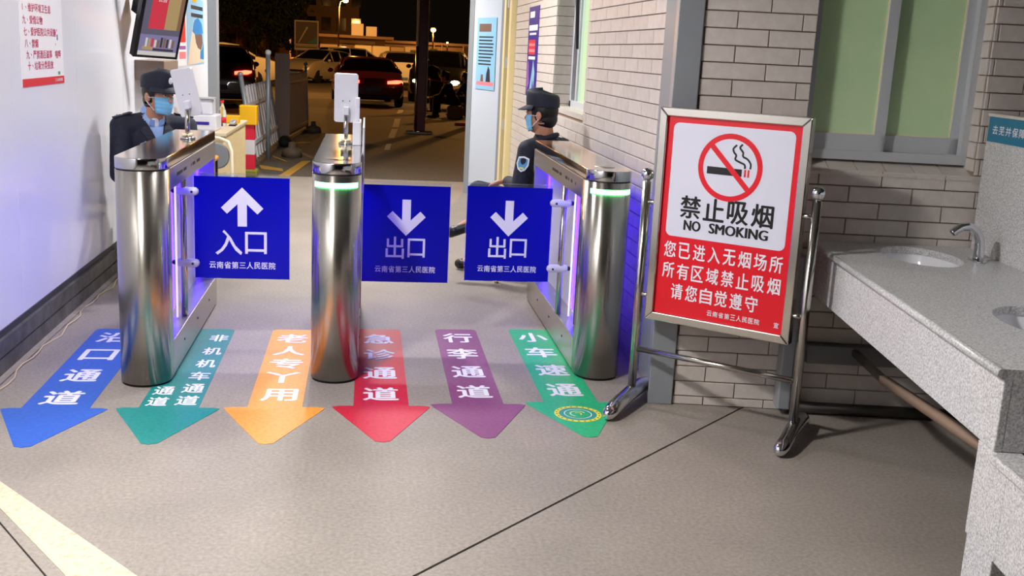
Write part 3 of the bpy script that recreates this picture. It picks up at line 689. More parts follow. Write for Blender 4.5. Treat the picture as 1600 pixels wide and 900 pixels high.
# lower children's counter in front
lc = thing('low_counter', 'lower granite counter on a square granite leg, stepping down from the long counter', 'counter', G(CU, 2.1))
linv = Matrix.Translation(-G(CU, 2.1)) @ GM
MB().box((CU-.014, 1.3, .527), (1.9, 2.605, .553), linv).build('worktop', 'granite', lc, bevel=.006)
MB().box((CU, 1.3, .285), (CU+.022, 2.53, .527), linv).build('front_apron', 'granite_dull', lc, bevel=.003)
MB().box((CU, 2.53, .285), (CU+.075, 2.715, .552), linv).build('corner_block', 'granite_dull', lc, bevel=.003)
MB().box((CU+.004, 2.545, 0), (CU+.09, 2.71, .285), linv).build('leg', 'granite_dull', lc, bevel=.003)
# granite back panel with the teal notice strip
bp_ = thing('splash_panel', 'upright granite splash panel with a teal lettered strip along its top', 'panel', G(1.9, 4.5))
binv = Matrix.Translation(-G(1.9, 4.5)) @ GM
MB().box((1.902, 1.2, 0.5), (1.94, 4.53, 1.345), binv).build('slab', 'granite_dull', bp_, bevel=.003)
MB().box((1.896, 1.2, 1.345), (1.945, 4.53, 1.357), binv).build('cap_strip', 'tile', bp_)
ts = MB().box((1.8985, 3.2, 1.243), (1.9025, 4.515, 1.344), binv).build('notice_strip', 'teal_sign', bp_)
TM = binv @ Matrix(((0, 0, -1, 1.8978), (-1, 0, 0, 4.515), (0, 1, 0, 1.243), (0, 0, 0, 1)))
for i, ch in enumerate('去芜并保障民生'): letter(ts, ch, .07+i*.062, .05, .05, .036, TM, 'print_white', .02)
# sensor faucets
def faucet(v, lab):
    f = thing('faucet', lab, 'faucet', G(1.80, v, CZ), -TH, 'chrome sensor faucets on the counter')
    MB().prism([(.028*cos(a)*1.0, .058*sin(a)) for a in [2*pi*i/28 for i in range(28)]], (0, .008)).build('base_plate', 'chrome', f, bevel=.002)
    pts = [(.004, 0, .004), (.004, 0, .05), (0, 0, .085), (-.016, 0, .118), (-.045, 0, .138), (-.078, 0, .135), (-.102, 0, .118), (-.112, 0, .108)]
    pc = []
    for i in range(len(pts)-1):
        for t in (0, .33, .66): pc.append(tuple(pts[i][q]+(pts[i+1][q]-pts[i][q])*t for q in range(3)))
    pc.append(pts[-1]); n_ = len(pc)
    MB().tube(pc, [.021-.004*min(1, i/(n_*.6)) for i in range(n_)], 18).build('spout', 'chrome', f)
    MB().tube([(-.1115, 0, .1085), (-.1135, 0, .1065)], .012, 14).build('sensor_eye', 'black_gloss', f)
    return f
faucet(4.21, 'chrome arched sensor faucet at the far washbasin')
faucet(3.12, 'chrome arched sensor faucet at the near washbasin')
# ================================================================== PEOPLE
def bake(mb, voxel, smooth=4, keep=None):
    """fuse overlapping volumes into one continuous skin; keep(co) drops faces"""
    me = bpy.data.meshes.new('fused'); me.from_pydata(mb.v, [], mb.f)
    o = bpy.data.objects.new('fused', me); COL.objects.link(o)
    r = o.modifiers.new('r', 'REMESH'); r.mode = 'VOXEL'; r.voxel_size = voxel; r.use_smooth_shade = True
    if smooth: s_ = o.modifiers.new('s', 'SMOOTH'); s_.factor = .5; s_.iterations = smooth
    dg = bpy.context.evaluated_depsgraph_get(); out = bpy.data.meshes.new_from_object(o.evaluated_get(dg))
    bpy.data.objects.remove(o); bpy.data.meshes.remove(me)
    if keep:
        bm = bmesh.new(); bm.from_mesh(out)
        bmesh.ops.delete(bm, geom=[f for f in bm.faces if not keep(f.calc_center_median(), f.normal)], context='FACES'); bm.to_mesh(out); bm.free()
    for p in out.polygons: p.use_smooth = True
    return out
def fused(name, mb, m, parent, voxel, smooth=4, keep=None):
    me = bake(mb, voxel, smooth, keep); me.name = name; me.materials.clear(); me.materials.append(MATS[m]); return link(name, me, parent)
def frame(fwd, up=(0, 0, 1)):                           # columns: left, forward, up
    f = Vector(fwd).normalized(); u = Vector(up); u = (u-f*u.dot(f)).normalized(); l = u.cross(f); return Matrix((-l, f, u)).transposed()   # x = right hand side of the person
def hand(mb, w_, d, palm_n, curl=.5, s=1.0, side=1):
    """hand from wrist w_ along d, palm facing palm_n; thumb on the given side"""
    d = Vector(d).normalized(); n = Vector(palm_n); n = (n-d*n.dot(d)).normalized(); x = d.cross(n)*side
    w_ = Vector(w_); pc = w_+d*.05*s
    mb.ell(pc, (.042*s, .052*s, .016*s), Matrix((x, d, n)).transposed().to_4x4(), 14, 8)
    for i, (off, ln) in enumerate(((.030, .068), (.010, .078), (-.010, .072), (-.029, .056))):
        b = w_+d*.088*s+x*off*s; a = curl*.6
        k1 = b+(d*cos(a)+n*sin(a)+x*off*1.2)*ln*.5*s; k2 = k1+(d*cos(a*2.2)+n*sin(a*2.2))*ln*.5*s
        mb.cap(b-d*.02*s, k1, .0092*s, .0085*s, 8); mb.cap(k1, k2, .0085*s, .0072*s, 8)
    tb = w_+d*.03*s+x*.034*s; t1_ = tb+(x*.75+d*.6+n*.25).normalized()*.036*s; t2_ = t1_+(d*.9+x*.25+n*.35).normalized()*.03*s
    mb.cap(tb, t1_, .0125*s, .010*s, 8); mb.cap(t1_, t2_, .010*s, .008*s, 8)
def person(label, J, voxel=.006, group=None, mats=('navy', 'navy'), cap=True, mask=True, detail=True, skin='skin'):
    """J: joints in world space. One fused body; hair, clothes, cap and mask are its parts"""
    base = Vector(J['base']); t = thing('person', label, 'person', base, 0, group)
    P = {k: (Vector(v)-base if k not in ('hdir', 'tdir', 'base', 'ldir', 'rdir') else Vector(v)) for k, v in J.items() if isinstance(v, (tuple, Vector))}
    hd = frame(P['hdir'], J.get('hup', (0, 0, 1))); tf = frame(P['tdir'], P['neck']-P['hip'])
    H = P['head']; M4 = hd.to_4x4(); hp = lambda x, y, z: H + hd @ Vector((x, y, z))
    tp_ = lambda o, x, y, z: o + tf @ Vector((x, y, z))
    b = MB()
    # head: skull, jaw, cheeks, nose, lips, ears, neck
    b.ell(hp(0, -.012, .02), (.077, .094, .098), M4); b.ell(hp(0, .018, -.035), (.062, .068, .075), M4); b.ell(hp(0, .045, -.085), (.038, .038, .03), M4)
    b.ell(hp(0, .02, .0), (.068, .072, .07), M4)
    b.cap(hp(0, .082, .012), hp(0, .102, -.022), .009, .014, 10); b.ell(hp(0, .082, -.055), (.022, .012, .012), M4)
    for s in (-1, 1): b.ell(hp(s*.078, -.012, -.008), (.010, .020, .032), M4 @ Matrix.Rotation(s*.25, 4, 'Z')); b.ell(hp(s*.03, .078, .016), (.016, .012, .01), M4)
    b.cap(hp(0, -.02, -.06), P['neck'], .056, .06)
    ch, hip = P['chest'], P['hip']; mid = (ch+hip)/2
    b.ell(tp_(ch, 0, 0, -.02), (.15, .1, .2), tf.to_4x4()); b.ell(mid, (.13, .095, .17), tf.to_4x4()); b.ell(hip, (.16, .12, .11), tf.to_4x4())
    jk = MB(); tr = MB()
    jk.ell(tp_(ch, 0, .0, 0), (.172, .122, .17), tf.to_4x4()); jk.ell(tp_(ch, 0, -.02, .1), (.13, .085, .1), tf.to_4x4()); jk.ell(mid, (.16, .122, .19), tf.to_4x4()); jk.ell(tp_(hip, 0, 0, .03), (.17, .135, .13), tf.to_4x4())
    jk.cap(P['neck']+(P['neck']-ch)*.04, P['neck']-(P['neck']-ch)*.25, .062, .095)
    for s in 'lr':
        sh, el, wr, hj, kn, an = (P[s+k] for k in ('sh', 'el', 'wr', 'hip', 'kn', 'an'))
        b.cap(tp_(ch, 0, 0, .12), sh, .07, .055); b.cap(sh, el, .05, .04); b.cap(el, wr, .04, .027)
        b.cap(hj, kn, .08, .055); b.cap(kn, an, .052, .036)
        jk.cap(tp_(ch, 0, -.01, .11), sh, .085, .07); jk.cap(sh, el, .068, .054); jk.cap(el, el+(wr-el)*.93, .054, .042)
        tr.cap(hj, kn, .098, .076); tr.cap(kn, an, .074, .056)
        dh = P.get(s+'dir', (wr-el)); hand(b, wr, dh, J.get(s+'palm', (0, 0, -1)), J.get(s+'curl', .5), side=(1 if s == 'l' else -1))
        toe = Vector(J.get(s+'toe', J['tdir'])).normalized()
        b.cap(an, an+toe*.12+Vector((0, 0, -.03)), .035, .03)
        sm_ = MB(); fu = Vector(J.get(s+'sole', (0, 0, -1))).normalized()
        sm_.cap(an-toe*.04+fu*.035, an+toe*.165+fu*.045, .042, .036, 12); sm_.cap(an+fu*.02, an-toe*.01, .045, .046, 12); sm_.ell(an+toe*.14+fu*.04, (.046, .046, .036), None)
        fused('shoe', sm_, 'shoe_black', t, .008 if detail else .015, 2)
    tr.ell(hip, (.172, .14, .12), tf.to_4x4())
    body = fused('body', b, skin, t, voxel, 3)
    def vneck(co, nn):
        q = tf.transposed() @ (co-ch); return not (q.y > .035 and q.z > -.02 and abs(q.x) < .006+.36*(q.z+.02) and q.z < .21)
    jo = fused('jacket', jk, mats[0], t, .011 if detail else .02, 5, vneck if J.get('open') else None)
    fused('trousers', tr, mats[1], t, .012 if detail else .02, 5)
    # hair below the cap
    hm = MB(); hm.ell(hp(0, -.016, .026), (.083, .098, .1), M4, 32, 24); hm.ell(hp(0, -.03, -.028), (.07, .078, .068), M4, 28, 20)
    kx = hd.transposed()
    hm2 = MB()
    fs = [f for f in hm.f if (lambda q: (q.y < .045+.5*(q.z-.03) if q.z < .05 else True) and q.z > -.088 and not (abs(q.x) > .06 and q.z < -.035 and q.y > -.04))(kx @ (sum((Vector(hm.v[i]) for i in f), Vector())/4-H))]
    hm2.add(hm.v, fs, True); hm2.build('hair', 'hair', t)
    for s in (-1, 1):
        if detail:
            e = MB().ell(hp(s*.03, .083, .013), (.011, .006, .0055), M4, 10, 6).build('eye', 'badge_white', t)
            MB().ell(hp(s*.03, .0885, .013), (.005, .003, .005), M4, 8, 6).build('iris', 'hair', e)
            MB().cap(hp(s*.016, .088, .03), hp(s*.046, .078, .031), .004, .003, 6).build('eyebrow', 'hair', t)
    if cap:
        n = 32; V = []; F = []
        prof = ((1.0, .05), (1.008, .066), (1.015, .09), (1.012, .112), (.98, .128), (.9, .138), (.6, .146), (.02, .149))
        for k, z in prof:
            for j in range(n):
                a = 2*pi*j/n; tilt = .034*(-sin(a))*(1 if z > .1 else .35)
                V.append(hp(.09*k*cos(a), -.012+.108*k*sin(a), z-tilt*.6))
        for i in range(len(prof)-1):
            for j in range(n): F.append((i*n+j, i*n+(j+1) % n, (i+1)*n+(j+1) % n, (i+1)*n+j))
        F.append(tuple((len(prof)-1)*n+j for j in range(n)))
        co = MB().add(V, F, True).build('cap', 'navy_cap', t)
        V = []; F = []; k = 16                          # peak
        for i in range(k+1):
            a = pi/2+(i/k-.5)*radians(150)
            for r, dz in ((1.0, .056), (1.0, .060), (1.38+.16*sin(a)**6, .034), (1.38+.16*sin(a)**6, .039)):
                V.append(hp(.09*min(r, 1+(r-1)*max(0, sin(a))**.8)*cos(a), -.012+.108*r*sin(a), dz-.006*(r > 1.1)))
        for i in range(k):
            o = i*4; q = o+4; F += [(o, q, q+2, o+2), (o+1, o+3, q+3, q+1), (o+2, q+2, q+3, o+3)]
        MB().add(V, F, True).build('peak', 'navy_cap', co)
        if detail: MB().ell(hp(0, .099, .10), (.015, .006, .021), M4, 16, 8).build('cap_badge', 'badge_white', co)
    if mask:
        V = []; F = []; nu, nv = 18, 12
        for i in range(nv+1):
            z = .0-.098*i/nv
            for j in range(nu+1):
                a = (j/nu-.5)*radians(142)
                bulge = .006*sin(pi*i/nv)+.012*max(0, cos(a*1.3))*(1-abs(i/nv-.35))
                pl = .002*sin(i*pi*.66)
                V.append(hp((.073+pl)*sin(a)*(1-.16*(i/nv)**2), .016+(.072+bulge+pl)*cos(a)*(1-.10*(i/nv)**2), z-.012*(1-abs(sin(a)))*(i/nv)))
        for i in range(nv):
            for j in range(nu): a = i*(nu+1)+j; F.append((a, a+1, a+nu+2, a+nu+1))
        mo = MB().add(V, F, True).build('face_mask', 'mask_blue', t)
        sd = mo.modifiers.new('thick', 'SOLIDIFY'); sd.thickness = .003
        for s in (-1, 1):
            for z0 in (-.004, -.082): MB().tube([hp(s*.070, .04, z0), hp(s*.08, .012, z0*.6-.004), hp(s*.084, -.014, -.002 if z0 > -.05 else -.03)], .0022, 6).build('ear_loop', 'ear_loop', mo)
    return t, P, tf, hd, jo

# ---- guard seated by the white wall, looking across the passage
hL = Vector((-1.265, 6.8, 1.145))
J = dict(base=(-1.33, 6.95, 0), head=hL, hdir=(.80, -.60, -.06), tdir=(.50, -.86, 0), neck=(-1.30, 6.83, 1.03), chest=(-1.315, 6.85, .855), hip=(-1.33, 6.93, .50), open=True,
         lsh=(-1.13, 6.95, .955), rsh=(-1.48, 6.75, .955), lel=(-1.05, 6.82, .68), rel=(-1.47, 6.60, .68), lwr=(-1.12, 6.60, .62), rwr=(-1.30, 6.42, .62),
         lpalm=(0, 0, -1), rpalm=(0, 0, -1), lhip=(-1.25, 6.92, .5), rhip=(-1.40, 6.85, .5), lkn=(-1.12, 6.52, .5), rkn=(-1.32, 6.42, .5), lan=(-1.10, 6.5, .085), ran=(-1.31, 6.36, .085))
g1, P, tf, hd, jo = person('security guard in navy uniform, cap and blue mask seated by the white wall', J, .005)
ch = P['chest']; q = lambda x, y, z: ch + tf @ Vector((x, y, z))
sh_ = MB().ell(q(0, -.004, 0), (.160, .112, .165), tf.to_4x4(), 40, 28).ell(q(0, -.02, .1), (.12, .078, .095), tf.to_4x4())
for e_ in ('lsh', 'rsh'): sh_.cap(q(0, 0, .11), P[e_], .077, .058)
sh_.cap(q(0, -.005, .12), q(0, .0, .185), .068, .064)
sh_o = fused('shirt', sh_, 'shirt_blue', g1, .008, 3)
MB().ell(q(0, .062, .125), (.024, .022, .05), tf.to_4x4(), 14, 10).build('undershirt', 'undershirt', sh_o)
def jacket_y(x, z):
    e1 = 1-(x/.172)**2-(z/.17)**2; e2 = 1-(x/.13)**2-((z-.1)/.1)**2
    return max(.122*sqrt(e1) if e1 > 0 else 0, -.02+.085*sqrt(e2) if e2 > 0 else 0)
for s in (-1, 1):
    V = []; F = []; kk = 9
    for i in range(kk):
        z = -.03+.185*i/(kk-1); xa = max(0, .002+.36*(z+.02)); w_ = (.012, .03, .044, .052, .056, .06, .052, .05, .03)[i] if i != 6 else .035
        for xx in (xa, xa+w_): y_ = jacket_y(min(xx, .15), z)+.007; V += [q(s*xx, y_, z), q(s*xx, y_-.02, z)]
    for i in range(kk-1):
        o = i*4; n_ = o+4; F += [(o, o+2, n_+2, n_), (o+2, o+3, n_+3, n_+2), (o, n_, n_+1, o+1)]
    MB().add(V, F).build('lapel', 'navy_cap', jo)
    MB().prism([(0, 0), (.034, .02), (.034, .062), (.004, .05)], .004, Matrix.Translation(q(s*.012, .085, .10)) @ tf.to_4x4() @ Matrix.Rotation(radians(62), 4, 'X') @ Matrix.Scale(s, 4, (1, 0, 0))).build('shirt_collar', 'shirt_blue', sh_o, bevel=.001)
    e0 = P['rsh' if s > 0 else 'lsh']
    MB().box((-.085, -.026, .060), (.03, .026, .068), Matrix.Translation(e0) @ tf.to_4x4() @ Matrix.Rotation(radians(s*14), 4, 'Y') @ (Matrix.Identity(4) if s > 0 else Matrix.Scale(-1, 4, (1, 0, 0)))).build('epaulette', 'navy_cap', jo, bevel=.003)
    for k_ in (-.02, .01): MB().ell(e0+tf @ Vector((s*k_*-1, 0, .071)), (.008, .008, .004), None, 8, 6).build('star', 'badge_silver', jo)
MB().prism([(-.034, .008), (-.012, .0), (0, -.02), (.012, 0), (.034, .008), (.01, .016), (0, .024), (-.01, .016)], .004, Matrix.Translation(q(.085, .118, .0)) @ tf.to_4x4() @ Matrix.Rotation(radians(90), 4, 'X') @ Matrix.Rotation(radians(-25), 4, 'Y')).build('chest_badge', 'badge_silver', jo)
for z in (-.05, -.13): MB().ell(q(.02, .128, z), .009, None, 10, 6).build('button', 'badge_silver', jo)
# his chair
def stool(name, label, c, rz, m_seat, m_leg, back):
    t = thing(name, label, 'chair', (c[0], c[1], 0), rz)
    MB().prism(rrect(-.17, -.17, .17, .17, .04), (.355, .388)).build('seat', m_seat, t, bevel=.006)
    for sx in (-1, 1):
        for sy in (-1, 1): MB().tube([(sx*.155, sy*.155, .0), (sx*.14, sy*.14, .36)], .013, 10).build('leg', m_leg, t)
    if back:
        for sx in (-1, 1): MB().tube([(sx*.18, -.18, .37), (sx*.18, -.215, .62), (sx*.17, -.225, .74)], .011, 10).build('back_post', m_leg, t)
        MB().box((-.18, -.235, .56), (.18, -.212, .74)).build('backrest', m_seat, t, bevel=.008)
    return t
stool('guard_chair', 'dark chair the guard by the white wall sits on', (-1.33, 6.93), atan2(-.50, -.86)+0, 'black_plastic', 'rubber', False)

# ---- guard seated against the tiled wall, seen from behind, legs crossed
hR = Vector((1.10, 6.72, 1.135))
J = dict(base=(1.13, 6.86, 0), head=hR, hdir=(-.86, .50, -.05), tdir=(-.72, .69, 0), neck=(1.13, 6.73, 1.0), chest=(1.14, 6.75, .815), hip=(1.12, 6.84, .50),
         lsh=(1.01, 6.60, .915), rsh=(1.275, 6.88, .915), lel=(.955, 6.55, .68), rel=(1.16, 7.06, .66), lwr=(.905, 6.72, .70), rwr=(.95, 6.95, .66),
         ldir=(-.72, .66, -.18), rdir=(-.8, -.3, -.3), lpalm=(-.2, 0, -1), rpalm=(0, 0, -1), lcurl=.8, lhip=(1.06, 6.80, .52), rhip=(1.14, 6.92, .5),
         lkn=(.745, 6.95, .60), rkn=(.80, 7.15, .5), lan=(.735, 6.93, .42), ran=(.80, 7.2, .085), ltoe=(-.93, .1, -.35), lsole=(-.3, 0, -.95), rtoe=(-.8, .6, 0))
g2, P, tf, hd, jo = person('security guard in navy uniform seen from behind, seated against the tiled wall', J, .005)
el, shd = P['lel'], P['lsh']
ax = (el-shd).normalized(); out = Vector((-.35, -.93, .05)); out = (out-ax*out.dot(ax)).normalized(); rt = ax.cross(out)
PM = Matrix((rt, -ax, out)).transposed().to_4x4(); PM.translation = shd+(el-shd)*.42+out*.0635
pch = [(-.032, .04), (0, .048), (.032, .04), (.036, 0), (.022, -.032), (0, -.046), (-.022, -.032), (-.036, 0)]
po = MB().prism([(x*1.08, y*1.08) for x, y in pch], (-.004, .003), PM).build('sleeve_patch', 'badge_white', jo)
MB().prism([(x*.86, y*.86) for x, y in pch], (.003, .0045), PM).build('patch_field', 'badge_blue', po)
MB().prism([(x*.5, y*.45+.018) for x, y in pch], (.0045, .006), PM).build('patch_crest', 'navy', po); MB().prism([(-.016, -.03), (.016, -.03), (.012, -.02), (-.012, -.02)], (.0045, .006), PM).build('patch_band', 'emblem_yellow', po)
MB().tube([P['neck']+tf @ Vector((.075*sin(a), -.012+.068*cos(a), -.012+.02*(-cos(a)))) for a in [radians(40+280*i/16) for i in range(17)]], .017, 8).build('collar', 'navy', jo)
stool('guard_chair', 'dark chair the guard against the tiled wall sits on', (1.12, 6.86), atan2(.72, .69), 'black_plastic', 'brown_bar', False).location.x = 1.10
# ================================================================== THINGS ON THE WALLS
def wall_l(y, z, off=.002): return Vector((XL+off, y, z))
def flat(pts, m, name, parent, th=.0004):               # thin printed shape on a plane matrix (x right, y up)
    return None
def sheet(name, label, cat, M, w_, h_, m, th=.002, group=None):
    o = MB().box((0, 0, -th), (w_, h_, 0), M).build(name, m); return tag(o, label, cat, group)
def shape(parent, name, m, M, pts, z=.0004): return MB().add([M @ Vector((x, y, z)) for x, y in pts], (tuple(range(len(pts))),)).build(name, m, parent, recalc=False)
def rect(parent, name, m, M, x0, y0, x1, y1, z=.0004): return shape(parent, name, m, M, ((x0, y0), (x1, y0), (x1, y1), (x0, y1)), z)
# rules poster with magenta lines
LM = lambda y, z, off=.0025: plane_m((XL+off, y, z), (0, 1, 0), (0, 0, 1))
M = LM(5.29, 1.235)
po = sheet('wall_poster', 'white wall poster with lines of magenta writing and a red foot band', 'poster', M, .70, .50, 'poster_white')
rect(po, 'foot_band', 'poster_red', M, 0, 0, .70, .038)
letter(po, '三人民医院', .60, .02, .14, .016, M @ Matrix.Translation((0, 0, .0008)), 'poster_white', .01, name='lettering')
rect(po, 'green_mark', 'arrow_green', M, .59, .045, .63, .062)
for row, x0, zc in (('1、维护环境卫生息', .05, .37), ('九、爱惜公物', .065, .313), ('七、爱护医院公共设施', .075, .258), ('八、禁烟', .085, .203), ('九、严禁酒后滋事 喧哗', .10, .150), ('十、垃圾分类投放', .115, .098)):
    for i, c_ in enumerate(row):
        if c_ != ' ': letter(po, c_, x0+i*.053, zc-.0, 0, 0, M @ Matrix.Translation((0, 0, .0006)), 'magenta', .02, em=(.052, .043))
for x, y_, r in ((.60, .235, .02), (.565, .20, .008), (.59, .15, .012), (.595, .27, .01)): rect(po, 'doodle', 'poster_blue' if r > .015 else 'magenta', M, x-r*.4, y_-r*.7, x+r*.4, y_+r*.7)
# wall screen, tipped forward
BL_, BR_, TR_ = on_y(207, 88, 7.42), on_y(276, 93, 7.62), on_y(287, 0, 7.50)
ux = (BR_-BL_); SW = ux.length; up_ = (TR_-BR_)
SM = plane_m(BL_, ux, up_); SH = .62
mo = thing('wall_screen', 'black framed display screen tipped forward on the white wall', 'screen', BL_)
SMl = Matrix.Translation(-BL_) @ SM
MB().box((0, 0, -.05), (SW, SH, -.004), SMl).build('casing', 'black_plastic', mo, bevel=.004)
bz = .016
for a, b in (((0, 0), (SW, bz)), ((0, SH-bz), (SW, SH)), ((0, bz), (bz*1.6, SH-bz)), ((SW-bz, bz), (SW, SH-bz))): MB().box((a[0], a[1], -.004), (b[0], b[1], .004), SMl).build('bezel', 'black_gloss', mo)
MB().box((SW*.3, SH*.35, -.30), (SW*.6, SH*.6, -.05), SMl).build('wall_bracket', 'black_plastic', mo)
x0, x1 = bz*1.6, SW-bz
sc = rect(mo, 'screen', 'scr_lilac', SMl, x0, bz, x1, SH-bz, .0)
X = lambda t: x0+(x1-x0)*t
for nm, m, a, b, c, d in (('status_bar', 'scr_white', 0, .016, 1, .045), ('grey_band', 'scr_grey', 0, .16, 1, .20), ('red_page', 'scr_red', .17, .2, .58, .5), ('tan_page', 'scr_tan', .58, .2, .9, .5), ('side_strip', 'scr_grey', 0, .2, .17, .5), ('right_strip', 'scr_brown', .9, .2, 1, .5), ('shelf', 'scr_tan', .1, .055, .38, .08), ('caption', 'scr_dark', .38, .05, .92, .066)):
    rect(sc, nm, m, SMl, X(a), b, X(c), d, .0006)
for i, m in enumerate(('scr_white', 'scr_tan', 'scr_red', 'scr_white', 'scr_brown', 'scr_dark', 'scr_brown', 'scr_dark', 'scr_white', 'scr_brown')): rect(sc, 'book', m, SMl, X(.16+i*.077), .075, X(.16+i*.077+.055), .125+.02*random.random(), .001)
letter(sc, '公告', X(.42), .40, .06, .03, SMl @ Matrix.Translation((0, 0, .001)), 'scr_white', .02, name='lettering')
# brown box and paper sheets below it
bx_ = MB().box((XL, 7.75, 1.20), (XL+.20, 8.3, 1.335)).build('wall_box', 'shelf_brown', bevel=.004); tag(bx_, 'brown metal box on the wall below the display screen', 'box')
pa = sheet('notice_sheet', 'blank white paper sheet taped to the wall behind the guard', 'paper', LM(8.45, 1.02), .95, .36, 'paper')
# police poster and the narrow red one beside it
M = LM(9.98, 1.26)
pp = sheet('police_poster', 'pale blue poster with a blue cap and face, at the end of the white wall', 'poster', M, .98, .60, 'sky_print')
shape(pp, 'sand', 'sand_print', M, ((0, 0), (.98, .02), (.9, .12), (.5, .24), (.3, .34), (.15, .2)))
shape(pp, 'cap_picture', 'cap_print', M, ((.28, .30), (.4, .40), (.62, .43), (.85, .38), (.92, .29), (.7, .27), (.45, .27)), .0008)
shape(pp, 'face_picture', 'face_print', M, ((.42, .27), (.86, .28), (.9, .2), (.78, .13), (.6, .15), (.48, .2)), .001)
shape(pp, 'jacket_picture', 'cap_print', M, ((.72, .05), (.95, .04), (.95, .2), (.84, .14), (.74, .12)), .0009)
for (a, b, c_) in ((.22, .92, .50), (.22, .92, .43)): rect(pp, 'title_bar', 'ink', M, a, c_, b, c_+.035)
rect(pp, 'gold_bar', 'yellow_frame', M, .35, .385, .7, .40)
rect(pp, 'sun', 'yellow_plastic', M, .3, .565, .55, .6)
M = LM(9.5, 1.26)
rp = sheet('red_poster', 'narrow red and white poster beside the pale blue one', 'poster', M, .40, .5, 'poster_white')
rect(rp, 'red_block', 'poster_red', M, .05, .2, .38, .44); rect(rp, 'pink_block', 'pink_print', M, .05, .06, .38, .12); rect(rp, 'mauve_block', 'mauve_print', M, .05, .14, .38, .17)
# tall blue banner on the tiled wall
M = plane_m((XR-.004, 9.19, 1.165), (0, -1, 0), (0, 0, 1))
bb = sheet('wall_banner', 'tall blue banner with white and red text blocks on the tiled wall', 'banner', M, .55, .73, 'poster_blue', .004)
rect(bb, 'title', 'poster_white', M, .07, .64, .32, .69); rect(bb, 'headline', 'poster_white', M, .04, .535, .5, .58); rect(bb, 'subline', 'poster_white', M, .08, .50, .44, .517)
rect(bb, 'red_block', 'poster_red', M, .06, .34, .42, .46); rect(bb, 'block_line', 'pink_print', M, .08, .41, .40, .43, .0008); rect(bb, 'block_line', 'pink_print', M, .08, .36, .40, .385, .0008); rect(bb, 'grey_line', 'paper', M, .07, .30, .44, .325)
shape(bb, 'figure', 'sky_print', M, ((.2, .05), (.3, .2), (.35, .3), (.45, .2), (.42, .06), (.36, .14), (.32, .04))); shape(bb, 'flame', 'mauve_print', M, ((.02, .02), (.16, .1), (.1, .28), (.03, .29)))
# notice poster on the open door leaf
DMf = plane_m(h1+Vector((0, 0, 0)), -dd, (0, 0, 1)); sgn = 1 if DMf.col[2].to_3d().y < 0 else -1
M = DMf @ Matrix.Translation((.22, 1.13, .008 if sgn > 0 else -.05))
nb = sheet('door_poster', 'pale blue text poster on the open white door', 'poster', M, .46, .72, 'sky_print')
for i in range(9): rect(nb, 'text_line', 'ink', M, .05, .52-i*.034, .05+.3+.06*random.random(), .535-i*.034)
rect(nb, 'title_block', 'face_print', M, .05, .58, .34, .66); shape(nb, 'figure_picture', 'ink', M, ((.25, .08), (.36, .08), (.34, .2), (.3, .24), (.26, .16))); shape(nb, 'figure_picture', 'face_print', M, ((.12, .08), (.19, .08), (.18, .15), (.13, .15))); rect(nb, 'pink_band', 'pink_print', M, .02, .04, .44, .08)
# thin cable along the base rail
pts = []
for i in range(30):
    y_ = 4.2+i*.1; pts.append((XL+.075+.012*sin(i*1.7)+.01*sin(i*.6), y_, .004+.0015*sin(i)))
pts += [(XL+.06, 7.15, .02), (XL+.035, 7.17, .1), (XL+.03, 7.2, .18), (XL+.02, 7.22, .4), (XL+.02, 7.24, .7)]
tag(MB().tube(pts, .0045, 6).build('floor_cable', 'cable'), 'thin tan cable running along the foot of the white wall', 'cable')

# ================================================================== DESK CORNER BEHIND THE GUARD
ds = thing('desk', 'cream wooden desk behind the entrance turnstile', 'desk', (-1.3, 9.6, 0))
L_ = lambda x, y_, z: (x+1.3, y_-9.6, z)
MB().box(L_(-1.58, 9.0, .72), L_(-1.145, 10.6, .75)).build('desk_top', 'desk_top', ds, bevel=.006)
MB().box(L_(-1.58, 9.06, 0), L_(-1.36, 9.10, .72)).build('end_panel', 'cream_wood', ds); MB().box(L_(-1.185, 9.06, 0), L_(-1.16, 10.55, .72)).build('front_panel', 'cream_wood', ds)
dr = MB().box(L_(-1.36, 9.055, .0), L_(-1.185, 9.5, .70)).build('drawer_unit', 'cream_wood', ds, bevel=.004)
for z in (.15, .6): MB().box(L_(-1.25, 9.03, z), L_(-1.21, 9.056, z+.03)).build('handle', 'badge_silver', dr, bevel=.003)
MB().box(L_(-1.56, 10.50, 0), L_(-1.185, 10.55, .72)).build('end_panel', 'cream_wood', ds)
# steel-grey chair with cream tube frame in front of the desk
oc = thing('office_chair', 'grey padded chair with bent cream tube frame at the desk', 'chair', (-1.22, 8.45, 0))
MB().prism(rrect(-.22, 0, .17, .2, .09), (-.02, .02), plane_m((0, -.02, .52), (1, 0, 0), (0, .12, 1))).build('backrest', 'chair_grey', oc, bevel=.012, seg=3)
MB().prism(rrect(-.22, -.0, .19, .4, .05), (.38, .43)).build('seat', 'chair_grey', oc, bevel=.012)
for sx in (-.245, .19): MB().tube([(sx, .0, .02), (sx, -.02, .2), (sx, -.03, .5), (sx*.98, -.02, .66), (sx*.85, -.01, .73), (sx*.5, 0, .755), (0, 0, .76)], .014, 10).build('frame_tube', 'cream_tube', oc)
for sx in (-.245, .19): MB().tube([(sx, .0, .016), (sx, .42, .016)], .014, 10).tube([(sx, .42, .016), (sx, .40, .38)], .014, 10).build('frame_leg', 'cream_tube', oc)
wc = thing('arm_chair', 'black framed chair with orange wooden armrest by the entrance turnstile', 'chair', (-1.14, 7.35, 0))
for x, yy in ((.08, 0), (.08, .4), (-.36, 0), (-.36, .4)): MB().box((x-.014, yy-.014, 0), (x+.014, yy+.014, .66)).build('leg', 'black_plastic', wc)
